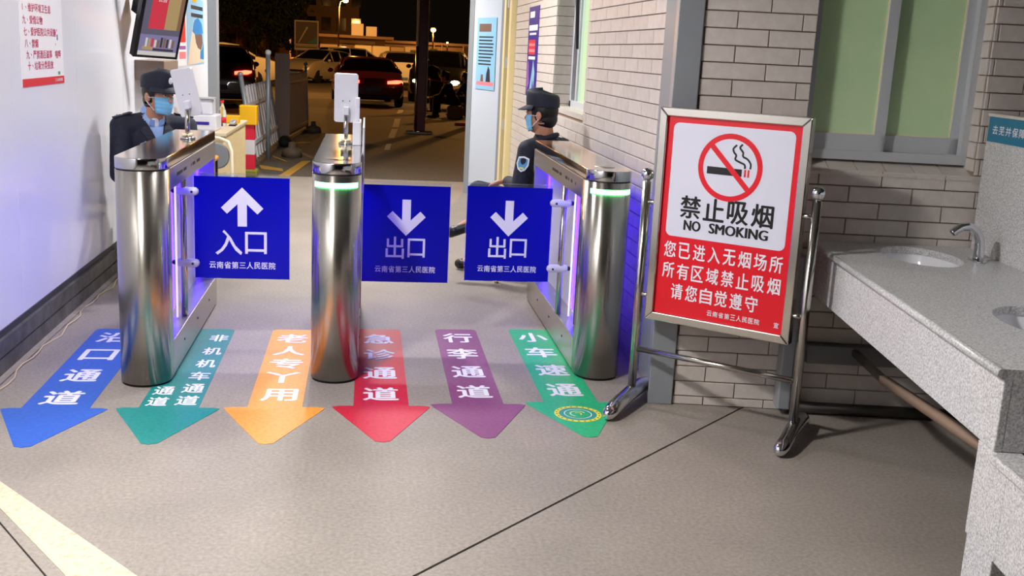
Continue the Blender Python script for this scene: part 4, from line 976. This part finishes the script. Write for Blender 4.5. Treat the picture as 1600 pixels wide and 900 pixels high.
for x in (.08, -.36): MB().cap((x, -.06, .675), (x, .44, .675), .018, .018, 10).build('armrest', 'arm_wood', wc)
MB().box((-.36, 0, .38), (.08, .4, .42)).build('seat', 'black_plastic', wc, bevel=.006)
for z in (.25, .55): MB().cap((.094, .0, z), (.112, .0, z), .012, .012, 8).build('screw_cap', 'badge_silver', wc)
# things on the desk
def dk(px, py, Y=None): p = on_z(px, py, .75); return p
pm = thing('printer', 'white desktop machine with a blue stripe on the desk', 'printer', (-1.40, 9.25, .75))
MB().box((-.16, -.1, 0), (.16, .2, .13)).build('body', 'white_plastic', pm, bevel=.012); MB().box((-.10, -.06, .13), (.12, .16, .26)).build('upper_tray', 'white_plastic', pm, bevel=.012)
MB().box((-.13, -.104, .05), (.10, -.1, .075)).build('blue_stripe', 'poster_blue', pm); MB().box((-.12, -.08, .26), (.14, .05, .275)).build('lid', 'panel_grey', pm, bevel=.004)
sb_ = thing('soap_dispenser', 'white pump bottle standing on the desk', 'bottle', (-1.36, 9.62, .75))
MB().lathe([(.04, 0), (.045, .01), (.045, .15), (.02, .175), (.02, .19)], 16).build('bottle', 'white_plastic', sb_); MB().lathe([(.022, .19), (.022, .205), (.006, .206), (.006, .24)], 12).box((-.012, -.06, .24), (.012, .015, .256)).build('pump', 'white_plastic', sb_)
wb_ = thing('water_bottle', 'clear plastic bottle with red label and cap on the desk', 'bottle', (-1.27, 9.75, .75))
MB().lathe([(.028, 0), (.033, .006), (.033, .13), (.026, .15), (.013, .185), (.013, .205)], 16).build('bottle', 'bottle_clear', wb_); MB().lathe([(.0336, .03), (.0336, .08)], 16).build('label_band', 'bottle_red', wb_); MB().lathe([(.015, .205), (.015, .225), (.0001, .226)], 12).build('cap', 'bottle_red', wb_)
yb = MB().prism(rrect(-.10, -.05, .10, .05, .02), .07).build('yellow_tray', 'yellow_plastic', M=Matrix.Translation((-1.265, 10.15, .75)), bevel=.006); tag(yb, 'low yellow plastic tray on the desk', 'tray')
sp = thing('stapler', 'small grey stapler on the desk edge', 'stapler', (-1.19, 9.85, .75)); MB().box((-.03, -.07, 0), (.03, .07, .012)).build('base', 'black_plastic', sp, bevel=.003); MB().box((-.025, -.07, .018), (.025, .075, .045), Matrix.Rotation(radians(5), 4, 'X')).build('arm', 'badge_silver', sp, bevel=.008)
# striped bollard behind the desk
p = on_z(389, 276); bo = thing('striped_bollard', 'red and white striped bollard with yellow top beside the picket fence', 'bollard', (p.x, p.y, 0))
MB().box((-.10, -.10, 0), (.10, .10, .09)).build('foot', 'olive', bo, bevel=.02)
for i in range(3): MB().box((-.068, -.068, .09+i*.165), (.068, .068, .09+(i+1)*.165)).build('band', 'barrel_red' if i % 2 == 0 else 'barrel_white', bo, bevel=.004)
MB().box((-.095, -.09, .585), (.095, .09, .8)).build('top_box', 'yellow_plastic', bo, bevel=.01)
# ================================================================== OUTSIDE: FENCE, POSTS, ROAD MARKS
def mark(name, label, pix, m, group=None, cat='road marking'):
    P_ = [on_road(*q_) for q_ in pix]; c_ = sum(P_, Vector())/len(P_)
    o = MB().add([p_+Vector((0, 0, .006)) for p_ in P_]+[p_+Vector((0, 0, .001)) for p_ in P_], [tuple(range(len(P_))), tuple(range(2*len(P_)-1, len(P_)-1, -1))]+[(i, (i+1) % len(P_), len(P_)+(i+1) % len(P_), len(P_)+i) for i in range(len(P_))]).build(name, m)
    return tag(o, label, cat, group)
DASH = 'white dash of the broken line on the yard road'
DLAB = iter(('short white road dash right behind the dark red saloon', 'white road dash second from the dark red saloon', 'white road dash level with the maroon post foot', 'white road dash between the maroon post and the passage'))
for pix in (((623, 172), (631, 172), (628, 178), (619, 178)), ((617, 186), (626, 186), (623, 199), (613, 199)), ((612, 202), (622, 202), (616, 216), (606, 216)), ((604, 225), (612, 225), (609, 234), (600, 234))): mark('road_dash', next(DLAB), pix, 'road_white', 'broken white line on the yard road')
mark('yellow_line', 'broad yellow line painted on the ground beside the white fence', ((472, 252), (486, 252), (452, 276), (434, 276)), 'road_yellow')
mark('yellow_line', 'thin yellow bar on the ground nearest the striped bollard', ((404, 258), (408, 264), (443, 268), (441, 264)), 'road_yellow')
mark('yellow_line', 'slanting yellow bar on the ground beyond the fence foot', ((424, 243), (428, 247), (450, 254), (444, 250)), 'road_yellow')
mark('yellow_line', 'faint yellow bar on the ground by the far fence foot', ((462, 222), (461, 225), (486, 224), (486, 222)), 'road_yellow')

def fence(name, label, A, B, h_, n, m, m_post, lean, rail_z, tops):
    A = Vector(A); B = Vector(B); t = thing(name, label, 'fence', A)
    d = (B-A); ln = d.length; d.normalize(); side = Vector((-d.y, d.x, 0)).normalized()
    up = (Vector((0, 0, 1))+side*lean).normalized()
    M0 = Matrix((d, side, up)).transposed().to_4x4()
    for i in range(n):
        x = ln*(i+.5)/n; w_ = ln/n*.5
        k = MB(); hh = h_*(1+tops*((2*(i+.5)/n-1)**2))
        k.prism([(x-w_/2, .07), (x+w_/2, .07), (x+w_/2, hh-.03), (x, hh), (x-w_/2, hh-.03)], (-.012, .012), M0 @ Matrix.Rotation(radians(90), 4, 'X'))
        k.build('picket', m, t)
    for z in rail_z: MB().box((0, -.028, z), (ln, -.010, z+.045), M0).build('rail', m, t)
    for x in (0, ln): MB().tube([M0 @ Vector((x, .0, 0)), M0 @ Vector((x, 0, h_*1.12))], .028, 10).ell(M0 @ Vector((x, 0, h_*1.14)), .038, None, 10, 6).build('post', m_post, t)
    MB().box((-.05, -.06, 0), (ln+.05, .06, .05), M0).build('ground_rail', 'fence_base', t, bevel=.006)
    return t
A1 = on_road(399, 258); B1_ = on_road(436, 225)
fence('picket_fence', 'white picket fence leaning outwards beside the yard road', A1, B1_, .98, 11, 'fence_white', 'fence_post', .16, (.25, .72), .0)
f2 = fence('picket_fence', 'brown grey picket fence on block feet, beyond the white one', on_road(447, 221), on_road(480, 202), 1.05, 18, 'fence_brown', 'fence_post', .03, (.12, .9), .03)
for i, (px, py) in enumerate(((456, 245), (490, 207))):
    p = on_road(px, py); tag(MB().lathe([(.14, 0), (.13, .1), (.05, .13), (.04, .2)], 12, (p.x, p.y, zg(p.y))).build('fence_foot', 'fence_base'), ('round weighted fence foot beside the sand bag', 'round weighted fence foot at the far end of the brown fence')[i], 'foot', 'weighted fence feet')
p = on_road(446, 229); tag(MB().ell((p.x, p.y, zg(p.y)+.07), (.11, .2, .10), None, 14, 8).build('sand_bag', 'rubber'), 'dark sand bag slumped at the fence foot', 'bag')
p = on_road(419, 248); po_ = thing('marker_post', 'tall grey marker post standing at the end of the white fence', 'post', (p.x, p.y, zg(p.y)))
MB().tube([(0, 0, 0), (0, 0, 1.36)], .03, 10).build('shaft', 'fence_post', po_); MB().ell((0, 0, 1.38), .04, None, 12, 8).build('knob', 'fence_white', po_)
p = on_road(441, 222); po_ = thing('panel_post', 'broad brown post panel between the two fences', 'post', (p.x, p.y, zg(p.y)))
MB().box((-.11, -.03, 0), (.11, .03, 1.38)).build('panel', 'fence_brown', po_, bevel=.01)
for i in range(4): MB().box((-.11+i*.062, -.036, .05), (-.11+i*.062+.04, -.029, 1.36)).build('rib', 'fence_brown', po_)
# maroon post with steel pole, and red post by the door
p = on_road(655, 209); mp_ = thing('gate_post', 'maroon square post with steel pole on a steel foot, in the yard', 'post', (p.x, p.y, zg(p.y)))
MB().box((-.07, -.06, .06), (.10, .10, 4.2)).build('square_post', 'maroon', mp_, bevel=.008); MB().tube([(-.085, -.09, .04), (-.085, -.09, 1.62)], .027, 12).build('steel_pole', 'steel_tube', mp_)
MB().tube([(-.085, .1, .04), (-.085, .1, 4.2)], .016, 8).build('thin_pole', 'cream_tube', mp_); MB().tube([(.115, .06, .3), (.115, .06, 4.2)], .014, 8).build('thin_pole', 'cream_tube', mp_)
for yy in (-.14, .08): MB().box((-.26, yy, 0), (.24, yy+.05, .05)).build('foot_bar', 'steel_tube', mp_, bevel=.008)
for xx in (-.24, .22): MB().box((xx-.02, -.16, 0), (xx+.02, .14, .035)).build('foot_bar', 'steel_tube', mp_, bevel=.006)
p = on_road(738, 196); rp_ = thing('red_post', 'red post on a red foot plate beside the open door', 'post', (p.x, p.y, zg(p.y)))
MB().box((-.07, -.07, 0), (.12, .07, 4.2)).build('square_post', 'red_paint', rp_, bevel=.008); MB().prism([(-.42, -.3), (.25, -.3), (.25, .25), (-.25, .2)], .06).build('foot_plate', 'red_paint', rp_, bevel=.01)
MB().tube([(-.085, 0, 2.35), (-.085, 0, 2.75)], .015, 8).build('marker_lamp', 'sodium', rp_)

# ================================================================== CARS
def car(label, pos, head, paint, kind='sedan', L=4.6, W=1.8, H=1.46, tail=None, headl=None, plate=False):
    """body lofted from stations along the length (local +y = nose); head = heading azimuth in radians from +Y towards +X"""
    t = thing('car', label, 'car', pos, -head, 'cars in the yard outside')
    h = L/2
    if kind == 'sedan': st_ = [(-1, .62, .80), (-.97, .86, .90), (-.80, .98, .95), (-.62, 1.04, 1.0), (-.36, 1.40, 1.0), (-.1, 1.46, 1.0), (.12, 1.43, 1.0), (.46, 1.0, 1.0), (.75, .92, .98), (.93, .78, .93), (1, .58, .84)]
    elif kind == 'hatch': st_ = [(-1, .7, .86), (-.96, 1.0, .93), (-.88, 1.15, .97), (-.72, 1.44, 1.0), (-.3, 1.52, 1.0), (.05, 1.48, 1.0), (.42, 1.08, 1.0), (.75, .98, .98), (.93, .84, .93), (1, .70, .84)]
    else: st_ = [(-1, .75, .9), (-.97, 1.1, .95), (-.92, 1.25, .97), (-.80, 1.66, 1.0), (-.3, 1.72, 1.0), (.1, 1.68, 1.0), (.42, 1.18, 1.0), (.75, 1.1, .98), (.94, .92, .94), (1, .80, .86)]
    top0 = max(s[1] for s in st_); kz = H/top0; thr = {'sedan': 1.12, 'hatch': 1.25, 'suv': 1.35}[kind]*H/top0
    belt = {'sedan': .92, 'hatch': .98, 'suv': 1.1}[kind]*kz; rows = []; hw = W/2
    for yy, zt, wf in st_:
        zt *= kz; zb = .2 if abs(yy) < .9 else .3; cab = zt > thr
        zs = min(zt-.03, belt); wt = (.74 if cab else .9)*hw*wf; 
        rows.append([(0, zb), (hw*wf*.9, zb), (hw*wf, zb+.16), (hw*wf, (zb+zs)/2+.08), (hw*wf*.965, zs), (wt if cab else hw*wf*.93, zt-(.06 if cab else .012)), (wt*.82, zt), (0, zt+.012)])
    body = MB(); glass = MB(); nr = len(rows[0])
    V = []; 
    for (yy, _, _), rw in zip(st_, rows):
        for sgn_ in (1, -1):
            for x, z in rw: V.append((sgn_*x, yy*h, z))
    idx = lambda i, sg_, j: i*2*nr+(0 if sg_ > 0 else nr)+j
    fb = []; fg = []
    for i in range(len(rows)-1):
        c0 = st_[i][1]*kz > thr; c1 = st_[i+1][1]*kz > thr
        for sg_ in (1, -1):
            for j in range(nr-1):
                f = (idx(i, sg_, j), idx(i+1, sg_, j), idx(i+1, sg_, j+1), idx(i, sg_, j+1))
                gl_ = (j == 4 and (c0 or c1)) or (j in (5, 6) and (c0 != c1))
                (fg if gl_ else fb).append(f)
    for i in (0, len(rows)-1):
        for sg_ in (1, -1): fb.append(tuple(idx(i, sg_, j) for j in range(nr)))
    bo_ = MB().add(V, fb, True).build('body', paint, t); 
    sub = bo_.modifiers.new('e', 'EDGE_SPLIT'); sub.split_angle = radians(38)
    left = list(fg)
    while left:                                          # each pane group on its own
        comp = [left.pop()]; vs_ = set(comp[0]); grow = True
        while grow:
            grow = False
            for f in list(left):
                if vs_ & set(f): comp.append(f); vs_ |= set(f); left.remove(f); grow = True
        ix = sorted(vs_); mp_i = {k: n for n, k in enumerate(ix)}
        MB().add([V[k] for k in ix], [tuple(mp_i[k] for k in f) for f in comp]).build('window_glass', 'glass_dark', t)
    # pillars over the glass
    for sg_ in (1, -1):
        for i in range(len(rows)):
            if st_[i][1]*kz > thr or (i+1 < len(rows) and st_[i+1][1]*kz > thr and False):
                a_, b_ = V[idx(i, sg_, 4)], V[idx(i, sg_, 5)]
                MB().tube([Vector(a_)*1.001, Vector(b_)*1.001], .028, 6).build('pillar', paint, t)
        for i in range(len(rows)-1):
            c0 = st_[i][1]*kz > thr; c1 = st_[i+1][1]*kz > thr
            if c0 != c1: MB().tube([V[idx(i, sg_, 5)], V[idx(i+1, sg_, 5)]], .035, 6).build('pillar', paint, t)
        mi = MB().ell((sg_*(hw+.09), .30*h, belt+.06), (.09, .06, .07), None, 10, 6).build('mirror', paint, t)
        for yy in (-.60, .63):
            wh = MB(); Mw = Matrix.Translation((sg_*(hw-.11), yy*h, .32)) @ Matrix.Rotation(radians(90), 4, 'Y')
            wo = wh.lathe([(.2, -.1), (.3, -.1), (.32, -.07), (.32, .07), (.3, .1), (.2, .1)], 20, (0, 0, 0), Mw).build('wheel', 'tyre', t)
            MB().lathe([(.21, -.09), (.21, .09)], 18, (0, 0, 0), Mw).build('rim', 'alloy', wo)
        zl = {'sedan': .78, 'hatch': .92, 'suv': 1.0}[kind]*kz
        MB().prism([(0, -.06), (.30, -.045), (.40, .0), (.40, .045), (.25, .05), (0, .015)], (-.06, .035), Matrix.Translation((sg_*(hw*.42), -h+.04, zl)) @ Matrix.Scale(sg_, 4, (1, 0, 0)) @ Matrix.Rotation(radians(90), 4, 'X')).build('tail_light', tail or 'tail_dim', t)
        MB().ell((sg_*hw*.64, h-.035, st_[-1][1]*kz-.075), (.16, .075, .07), None, 12, 8).build('head_light', headl or 'head_glass', t)
    MB().box((-.22, -h-.012, .45), (.22, -h+.03, .57)).build('number_plate', 'plate_blue', t)
    MB().box((-.22, h-.03, .38), (.22, h+.012, .50)).build('number_plate', 'plate_blue', t)
    MB().box((-hw*.82, -h-.02, .26), (hw*.82, -h+.06, .36)).build('rear_bumper', 'black_plastic', t, bevel=.02); MB().box((-hw*.6, h-.05, .50), (hw*.6, h+.005, .62)).build('grille', 'black_plastic', t, bevel=.02)
    return t
mat('car_red', (92, 18, 20), 0.25, coat=.6); mat('car_darkred', (60, 12, 16), .25, coat=.6); mat('car_silver', (196, 186, 170), .3, .4, coat=.5); mat('car_white', (214, 210, 204), .3, coat=.6); mat('car_black', (20, 18, 18), .25, coat=.6)
def at(px, py, dy=0): p = on_road(px, py); return (p.x, p.y+dy, zg(p.y+dy))
def az(px): d = ray(px, 100); return atan2(d.x, d.y)
car('dark red saloon with lit red tail light driving away on the yard road', at(571, 167, 2.2), az(571)-radians(5), 'car_red', 'sedan', 4.7, 1.84, 1.36, 'tail_red', plate=True)
car('silver hatchback parked with its nose towards the fences', at(497, 130, 1.4), pi+az(497)+radians(34), 'car_silver', 'hatch', 4.2, 1.76, 1.56)
car('white saloon seen from the side behind the picket fence', (-5.9, 44, zg(44)), radians(-96), 'car_white', 'sedan', 4.7, 1.82, 1.62)
car('dark red estate with glowing red tail light strip beside the grey wall post', (on_y(378, 108, 26.5).x-.9, 28.8, zg(28.8)), az(350)-radians(1), 'car_darkred', 'suv', 4.6, 1.86, 1.5, 'tail_red')
car('white off-roader with a red tail light beside the maroon post', at(622, 141, 2), az(622)-radians(6), 'car_white', 'suv', 4.6, 1.85, 1.62, 'tail_red')
car('white car parked behind the dark red saloon', (-.55, 57, zg(57)), radians(68), 'car_white', 'suv', 4.5, 1.8, 1.75)
car('dark car with bright headlights facing the gate', (on_y(690, 100, 36.5).x, 36.5, zg(36.5)), pi+az(690)+radians(4), 'car_black', 'suv', 4.6, 1.9, 1.66, headl='head_lit')
car('pale car waiting behind the scooter riders', (4.25, 30.6, zg(30.6)), radians(84), 'car_white', 'sedan', 4.5, 1.8, .98)
car('distant car with one bright headlight by the red post', (5.0, 58, zg(58)), pi+az(735)-radians(14), 'car_silver', 'sedan', 4.5, 1.8, 1.45, headl='head_lit')

# ================================================================== RIDERS
mat('board_picture', (96, 84, 84), .5)
mat('dark_coat', (24, 20, 18), .8); mat('dark_pants', (22, 20, 20), .8)
def sitter(px, py, face, label, hel, seat_label, lean):
    p = on_road(px, py); z0 = zg(p.y); f = Vector((sin(face), cos(face), 0)); l = Vector((-f.y, f.x, 0)); o = Vector((p.x, p.y, z0))
    q_ = lambda a, b, c_: o+f*a+l*b+Vector((0, 0, c_))
    J = dict(base=o, head=q_(.10+lean, 0, .98), hdir=f, tdir=f, neck=q_(.05+lean, 0, .85), chest=q_(.02+lean*.7, 0, .67), hip=q_(-.08, 0, .42), lsh=q_(.02+lean, .18, .78), rsh=q_(.02+lean, -.18, .78), lel=q_(.2, .24, .56), rel=q_(.2, -.24, .56), lwr=q_(.38, .12, .52), rwr=q_(.38, -.12, .52),
             lhip=q_(-.06, .09, .42), rhip=q_(-.06, -.09, .42), lkn=q_(.34, .13, .46), rkn=q_(.34, -.13, .46), lan=q_(.36, .13, .085), ran=q_(.36, -.13, .085))
    person(label, J, .012, 'people in the yard', ('dark_coat', 'dark_pants'), cap=hel, mask=False, detail=False)
    s_ = thing('bundle_seat', seat_label, 'bundle', o+f*-.1, -face)
    MB().box((-.2, -.2, 0), (.2, .16, .33)).build('sack', 'brown_wall', s_, bevel=.07, seg=3)
    MB().tube([(-.05, -.18, .33), (0, -.2, .36), (.05, -.18, .33)], .02, 6).build('knot', 'brown_wall', s_)
sitter(703, 186, radians(-75), 'person in dark coat and cap sitting low in front of the pale car', True, 'brown sack under the sitter with the cap', .06)
sitter(731, 183, radians(-60), 'bareheaded person in dark coat sitting low beside the red post', False, 'brown sack under the bareheaded sitter', .04)
p = on_road(677, 176); o = Vector((p.x, p.y, zg(p.y))); q_ = lambda a, b, c_: o+Vector((a, b, c_))
g3 = person('person in dark clothes with a red belt bending beside the maroon post', dict(base=o, head=q_(-.24, .1, 1.27), hdir=(-.8, .6, -.3), tdir=(-.7, .7, 0), neck=q_(-.16, .06, 1.18), chest=q_(-.06, .02, 1.04), hip=q_(.06, -.03, .80), lsh=q_(-.24, -.10, 1.10), rsh=q_(.08, .14, 1.12), lel=q_(-.32, -.08, .86), rel=q_(.1, .22, .88), lwr=q_(-.3, .1, .70), rwr=q_(0, .3, .72), lhip=q_(-.03, -.06, .80), rhip=q_(.13, .02, .80), lkn=q_(-.06, .0, .44), rkn=q_(.12, .06, .44), lan=q_(-.05, -.03, .085), ran=q_(.14, .02, .085)), .012, 'people in the yard', ('dark_coat', 'dark_pants'), cap=False, mask=False, detail=False)[0]
MB().tube([(.05+.185*cos(a), -.02+.155*sin(a), .84-.02*cos(a)) for a in [2*pi*i/24 for i in range(24)]], .018, 6, closed=True).build('belt', 'red_paint', g3)

# ================================================================== BUILDINGS, TREE, LAMPS
def block(name, label, pts, Y, dep, m, cat='building'):
    (xa, ya), (xb, yb_) = pts; a = on_y(xa, ya, Y); b = on_y(xb, yb_, Y)
    t = thing(name, label, cat, ((a.x+b.x)/2, Y, zg(Y)))
    return t, a, b
Y = 92; z0 = zg(Y); a = on_y(500, 84, Y); b = on_y(601, 84, Y); rf = on_y(560, 60, Y)
kb = thing('kiosk_building', 'low tan building with flat overhanging roof and roof tanks', 'building', ((a.x+b.x)/2, Y, z0)); bw = b.x-a.x; bh = rf.z-z0
MB().box((-bw/2, 0, 0), (bw/2, 8, bh)).build('wall', 'tan_wall', kb)
MB().box((-bw/2-.3, -1.6, bh), (bw/2+.7, 8, bh+.22)).build('roof', 'brown_wall', kb)
X0 = on_y(534, 80, Y).x-(a.x+b.x)/2
for i, (w_, m) in enumerate(((1.1, 'brown_wall'), (1.5, 'cream_box'), (1.5, 'cream_box'), (1.2, 'tan_wall'), (1.5, 'cream_box'))):
    MB().box((X0, -.12, 0), (X0+w_*.92, .0, bh*.82)).build('door_panel', m, kb, bevel=.02); X0 += w_
MB().box((bw/2-4.0, -.25, bh*.84), (bw/2-.8, .0, bh*.93)).build('awning', 'cream_box', kb)
for i, (pa_, pb) in enumerate((((549, 36), (568, 50)), ((572, 41), (589, 56)))):
    p0, p1 = on_y(*pa_, Y), on_y(*pb, Y); c0 = (a.x+b.x)/2
    MB().box((p0.x-c0, .3, bh+.2), (p1.x-c0, 1.6, p0.z-z0)).build('roof_tank', 'cream_box', kb, bevel=.05)
# dark flats behind
Y = 120; a = on_y(470, 84, Y); b = on_y(560, 84, Y)
db = thing('dark_building', 'tall unlit building behind the low tan one', 'building', ((a.x+b.x)/2, Y, zg(Y))); bw = b.x-a.x
MB().box((-bw/2, 0, 0), (bw/2, 6, 9)).build('wall', 'brown_wall', db)
for i in range(4):
    for j in range(3): MB().box((-bw/2+.6+i*1.6, -.05, 1.2+j*2.6), (-bw/2+1.6+i*1.6, .0, 2.6+j*2.6)).build('window', 'glass_dark', db)
# ochre wall behind the tree
Y = 78; a = on_y(300, 80, Y); b = on_y(452, 80, Y)
ow = thing('ochre_building', 'ochre lit building wall behind the tree', 'building', ((a.x+b.x)/2, Y, zg(Y))); bw = b.x-a.x
MB().box((-bw/2, 0, 0), (bw/2, 5, 4.6)).build('wall', 'ochre_wall', ow); MB().box((-bw/2-.2, -.3, 4.6), (bw/2+.2, 5, 4.8)).build('roof', 'brown_wall', ow)
for i in range(5): MB().box((-bw/2+.8+i*1.5, -.06, 1.0), (-bw/2+1.5+i*1.5, 0, 2.4)).build('window', 'brown_wall', ow)
# billboard
Y = 66; a = on_y(460, 78, Y); b = on_y(498, 33, Y)
bbd = thing('billboard', 'framed advertising board on a low stand beyond the silver car', 'billboard', ((a.x+b.x)/2, Y, zg(Y))); w2_ = (b.x-a.x)/2; zt = b.z-zg(Y); zb_ = a.z-zg(Y)
for sx in (-1, 1): MB().box((sx*w2_*.8-.06, -.05, 0), (sx*w2_*.8+.06, .05, zb_+.1)).build('leg', 'brown_wall', bbd)
MB().box((-w2_, -.12, zb_), (w2_, .12, zb_+.28)).build('foot_panel', 'cream_box', bbd, bevel=.02); MB().box((-w2_*.9, -.13, zb_+.16), (w2_*.9, -.115, zb_+.22)).build('dark_line', 'black_plastic', bbd)
MB().box((-w2_, -.1, zb_+.3), (w2_, .1, zt)).build('case', 'brown_wall', bbd, bevel=.02)
for a_, b_ in (((-w2_, zb_+.3), (w2_, zb_+.38)), ((-w2_, zt-.08), (w2_, zt)), ((-w2_, zb_+.38), (-w2_+.08, zt-.08)), ((w2_-.08, zb_+.38), (w2_, zt-.08))): MB().box((a_[0], -.13, a_[1]), (b_[0], -.1, b_[1])).build('frame_bar', 'cream_box', bbd)
MB().box((-w2_+.08, -.105, zb_+.38), (w2_-.08, -.1, zt-.08)).build('picture', 'board_picture', bbd)
MB().prism([(-.5, .0), (-.42, .0), (.1, .9), (.02, .95)], (-.108, -.106), Matrix.Translation((0, 0, zb_+.45)) @ Matrix(((1, 0, 0, 0), (0, 0, 1, 0), (0, 1, 0, 0), (0, 0, 0, 1)))).build('picture_mark', 'cream_box', bbd)
MB().prism([(.05, .05), (.6, .0), (.6, .45), (.4, .2)], (-.108, -.106), Matrix.Translation((0, 0, zb_+.42)) @ Matrix(((1, 0, 0, 0), (0, 0, 1, 0), (0, 1, 0, 0), (0, 0, 0, 1)))).build('picture_mark', 'emblem_teal', bbd)
# small far boxes and poles on the right
for i, (xa, ya, xb, yb_, Yf, lab) in enumerate(((641, 78, 651, 90, 70, 'small pale meter cabinet left of the maroon post'), (671, 76, 683, 92, 70, 'small pale meter cabinet right of the maroon post'), (714, 80, 725, 103, 64, 'tall pale cabinet beside the headlights'), (724, 72, 735, 84, 80, 'pale air conditioner box beside the red post'))):
    p0 = on_y(xa, ya, Yf); p1 = on_y(xb, yb_, Yf); t = thing('cabinet', lab, 'cabinet', ((p0.x+p1.x)/2, Yf, zg(Yf))); w_ = (p1.x-p0.x)/2
    MB().box((-w_, -.2, 0), (w_, .2, p0.z-zg(Yf))).build('body', 'cream_box', t, bevel=.03); MB().box((-w_*.85, -.215, .3), (w_*.85, -.2, p0.z-zg(Yf)-.1)).build('door', 'tan_wall', t)
fb_ = thing('far_shed', 'long low dark shed at the far end of the yard', 'building', (6, 110, zg(110))); MB().box((-9, 0, 0), (14, 5, 2.7)).build('wall', 'brown_wall', fb_); MB().box((-9.3, -.5, 2.7), (14.3, 5, 2.95)).build('roof', 'brown_wall', fb_)
for i in range(7): MB().box((-8+i*3, -.06, .6), (-6.4+i*3, 0, 2.2)).build('shutter', 'brown_wall', fb_)
# tree with loose dark crown
p = on_y(392, 76, 68); tr_ = thing('tree', 'dark broad tree in front of the ochre wall', 'tree', (p.x, 68, zg(68)))
MB().tube([(0, 0, 0), (.1, 0, 1.2), (.05, 0, 2.4), (.3, 0, 4.4)], [.3, .24, .2, .1], 10).tube([(.05, 0, 1.9), (-.9, 0, 3.0), (-1.7, .2, 4.0)], [.15, .1, .05], 8).tube([(.05, 0, 2.1), (1.0, -.2, 3.2), (1.9, 0, 4.2)], [.15, .1, .05], 8).build('trunk', 'bark', tr_)
rr = random.Random(3); V = []; F = []
clumps = [(rr.uniform(-2.7, 3.2), rr.uniform(-1.4, 1.4), rr.uniform(2.2, 6.6), rr.uniform(.6, 1.1)) for _ in range(80)]
for cx_, cy_, cz_, r in clumps:
    for _ in range(110):
        d = Vector((rr.gauss(0, 1), rr.gauss(0, 1), rr.gauss(0, 1))).normalized()*r*rr.uniform(.5, 1); c_ = Vector((cx_, cy_, cz_))+d
        u_ = Vector((rr.gauss(0, 1), rr.gauss(0, 1), rr.gauss(0, 1))).normalized(); v_ = u_.orthogonal().normalized(); s_ = rr.uniform(.08, .16)
        k = len(V); V += [c_-u_*s_*1.5, c_+v_*s_*.6, c_+u_*s_*1.5, c_-v_*s_*.6]; F.append((k, k+1, k+2, k+3))
fol = MB().add(V, F).build('foliage', 'leaf', tr_, recalc=False); fol['kind'] = 'stuff'
# street lamps
def lamp(label, px, py, Y, arm, power, r=.16, vis=True, pos=None):
    p = pos or on_y(px, py, Y); off = '_offscreen' if pos else ''; t = thing('street_lamp'+off, label, 'street lamp', (p[0]-arm, p[1], zg(p[1]))); zt = p[2]-zg(p[1])
    MB().tube([(0, 0, 0), (0, 0, zt*.9), (arm*.2, 0, zt*.98), (arm, 0, zt+.12)], [.075, .06, .05, .04], 8).build('pole', 'brown_wall', t)
    MB().ell((arm, 0, zt), (r, r, r*.8), None, 14, 10).build('bulb'+off, 'sodium', t); MB().lathe([(r*.4, .0), (r*1.1, -r*.3)], 14, (arm, 0, zt+r*1.05)).build('shade', 'brown_wall', t)
    l_ = bpy.data.lights.new('sodium_light'+off, 'POINT'); l_.energy = power; l_.color = (1.0, .46, .11); l_.shadow_soft_size = r*1.1
    lo = bpy.data.objects.new('sodium_light'+off, l_); COL.objects.link(lo); lo.location = (p[0], p[1], p[2]-r*1.2)
lamp('sodium street lamp on a tall pole above the tan building', 540, 1, 84, .5, 4000, .2)
lamp('sodium street lamp beyond the maroon post', 677, 47, 106, .0, 2500, .24)
lamp('small lit lamp on a thin pole beyond the maroon post', 699, 67, 95, .0, 200, .09)
lamp('sodium street lamp over the yard, left of the fences', 0, 0, 0, .8, 4200, .2, pos=(-7.5, 36, 6.5))
lamp('sodium street lamp over the yard, right of the door', 0, 0, 0, -.8, 3400, .2, pos=(6.5, 40, 6.5))
for xx, lab in ((679, 'thin pale pole beside the meter cabinet'), (691, 'thin pale pole between the cabinets')):
    p0 = on_y(xx, 70, 90); tag(MB().tube([(p0.x, 90, zg(90)), (p0.x, 90, p0.z)], .05, 8).build('thin_pole', 'cream_box'), lab, 'pole')
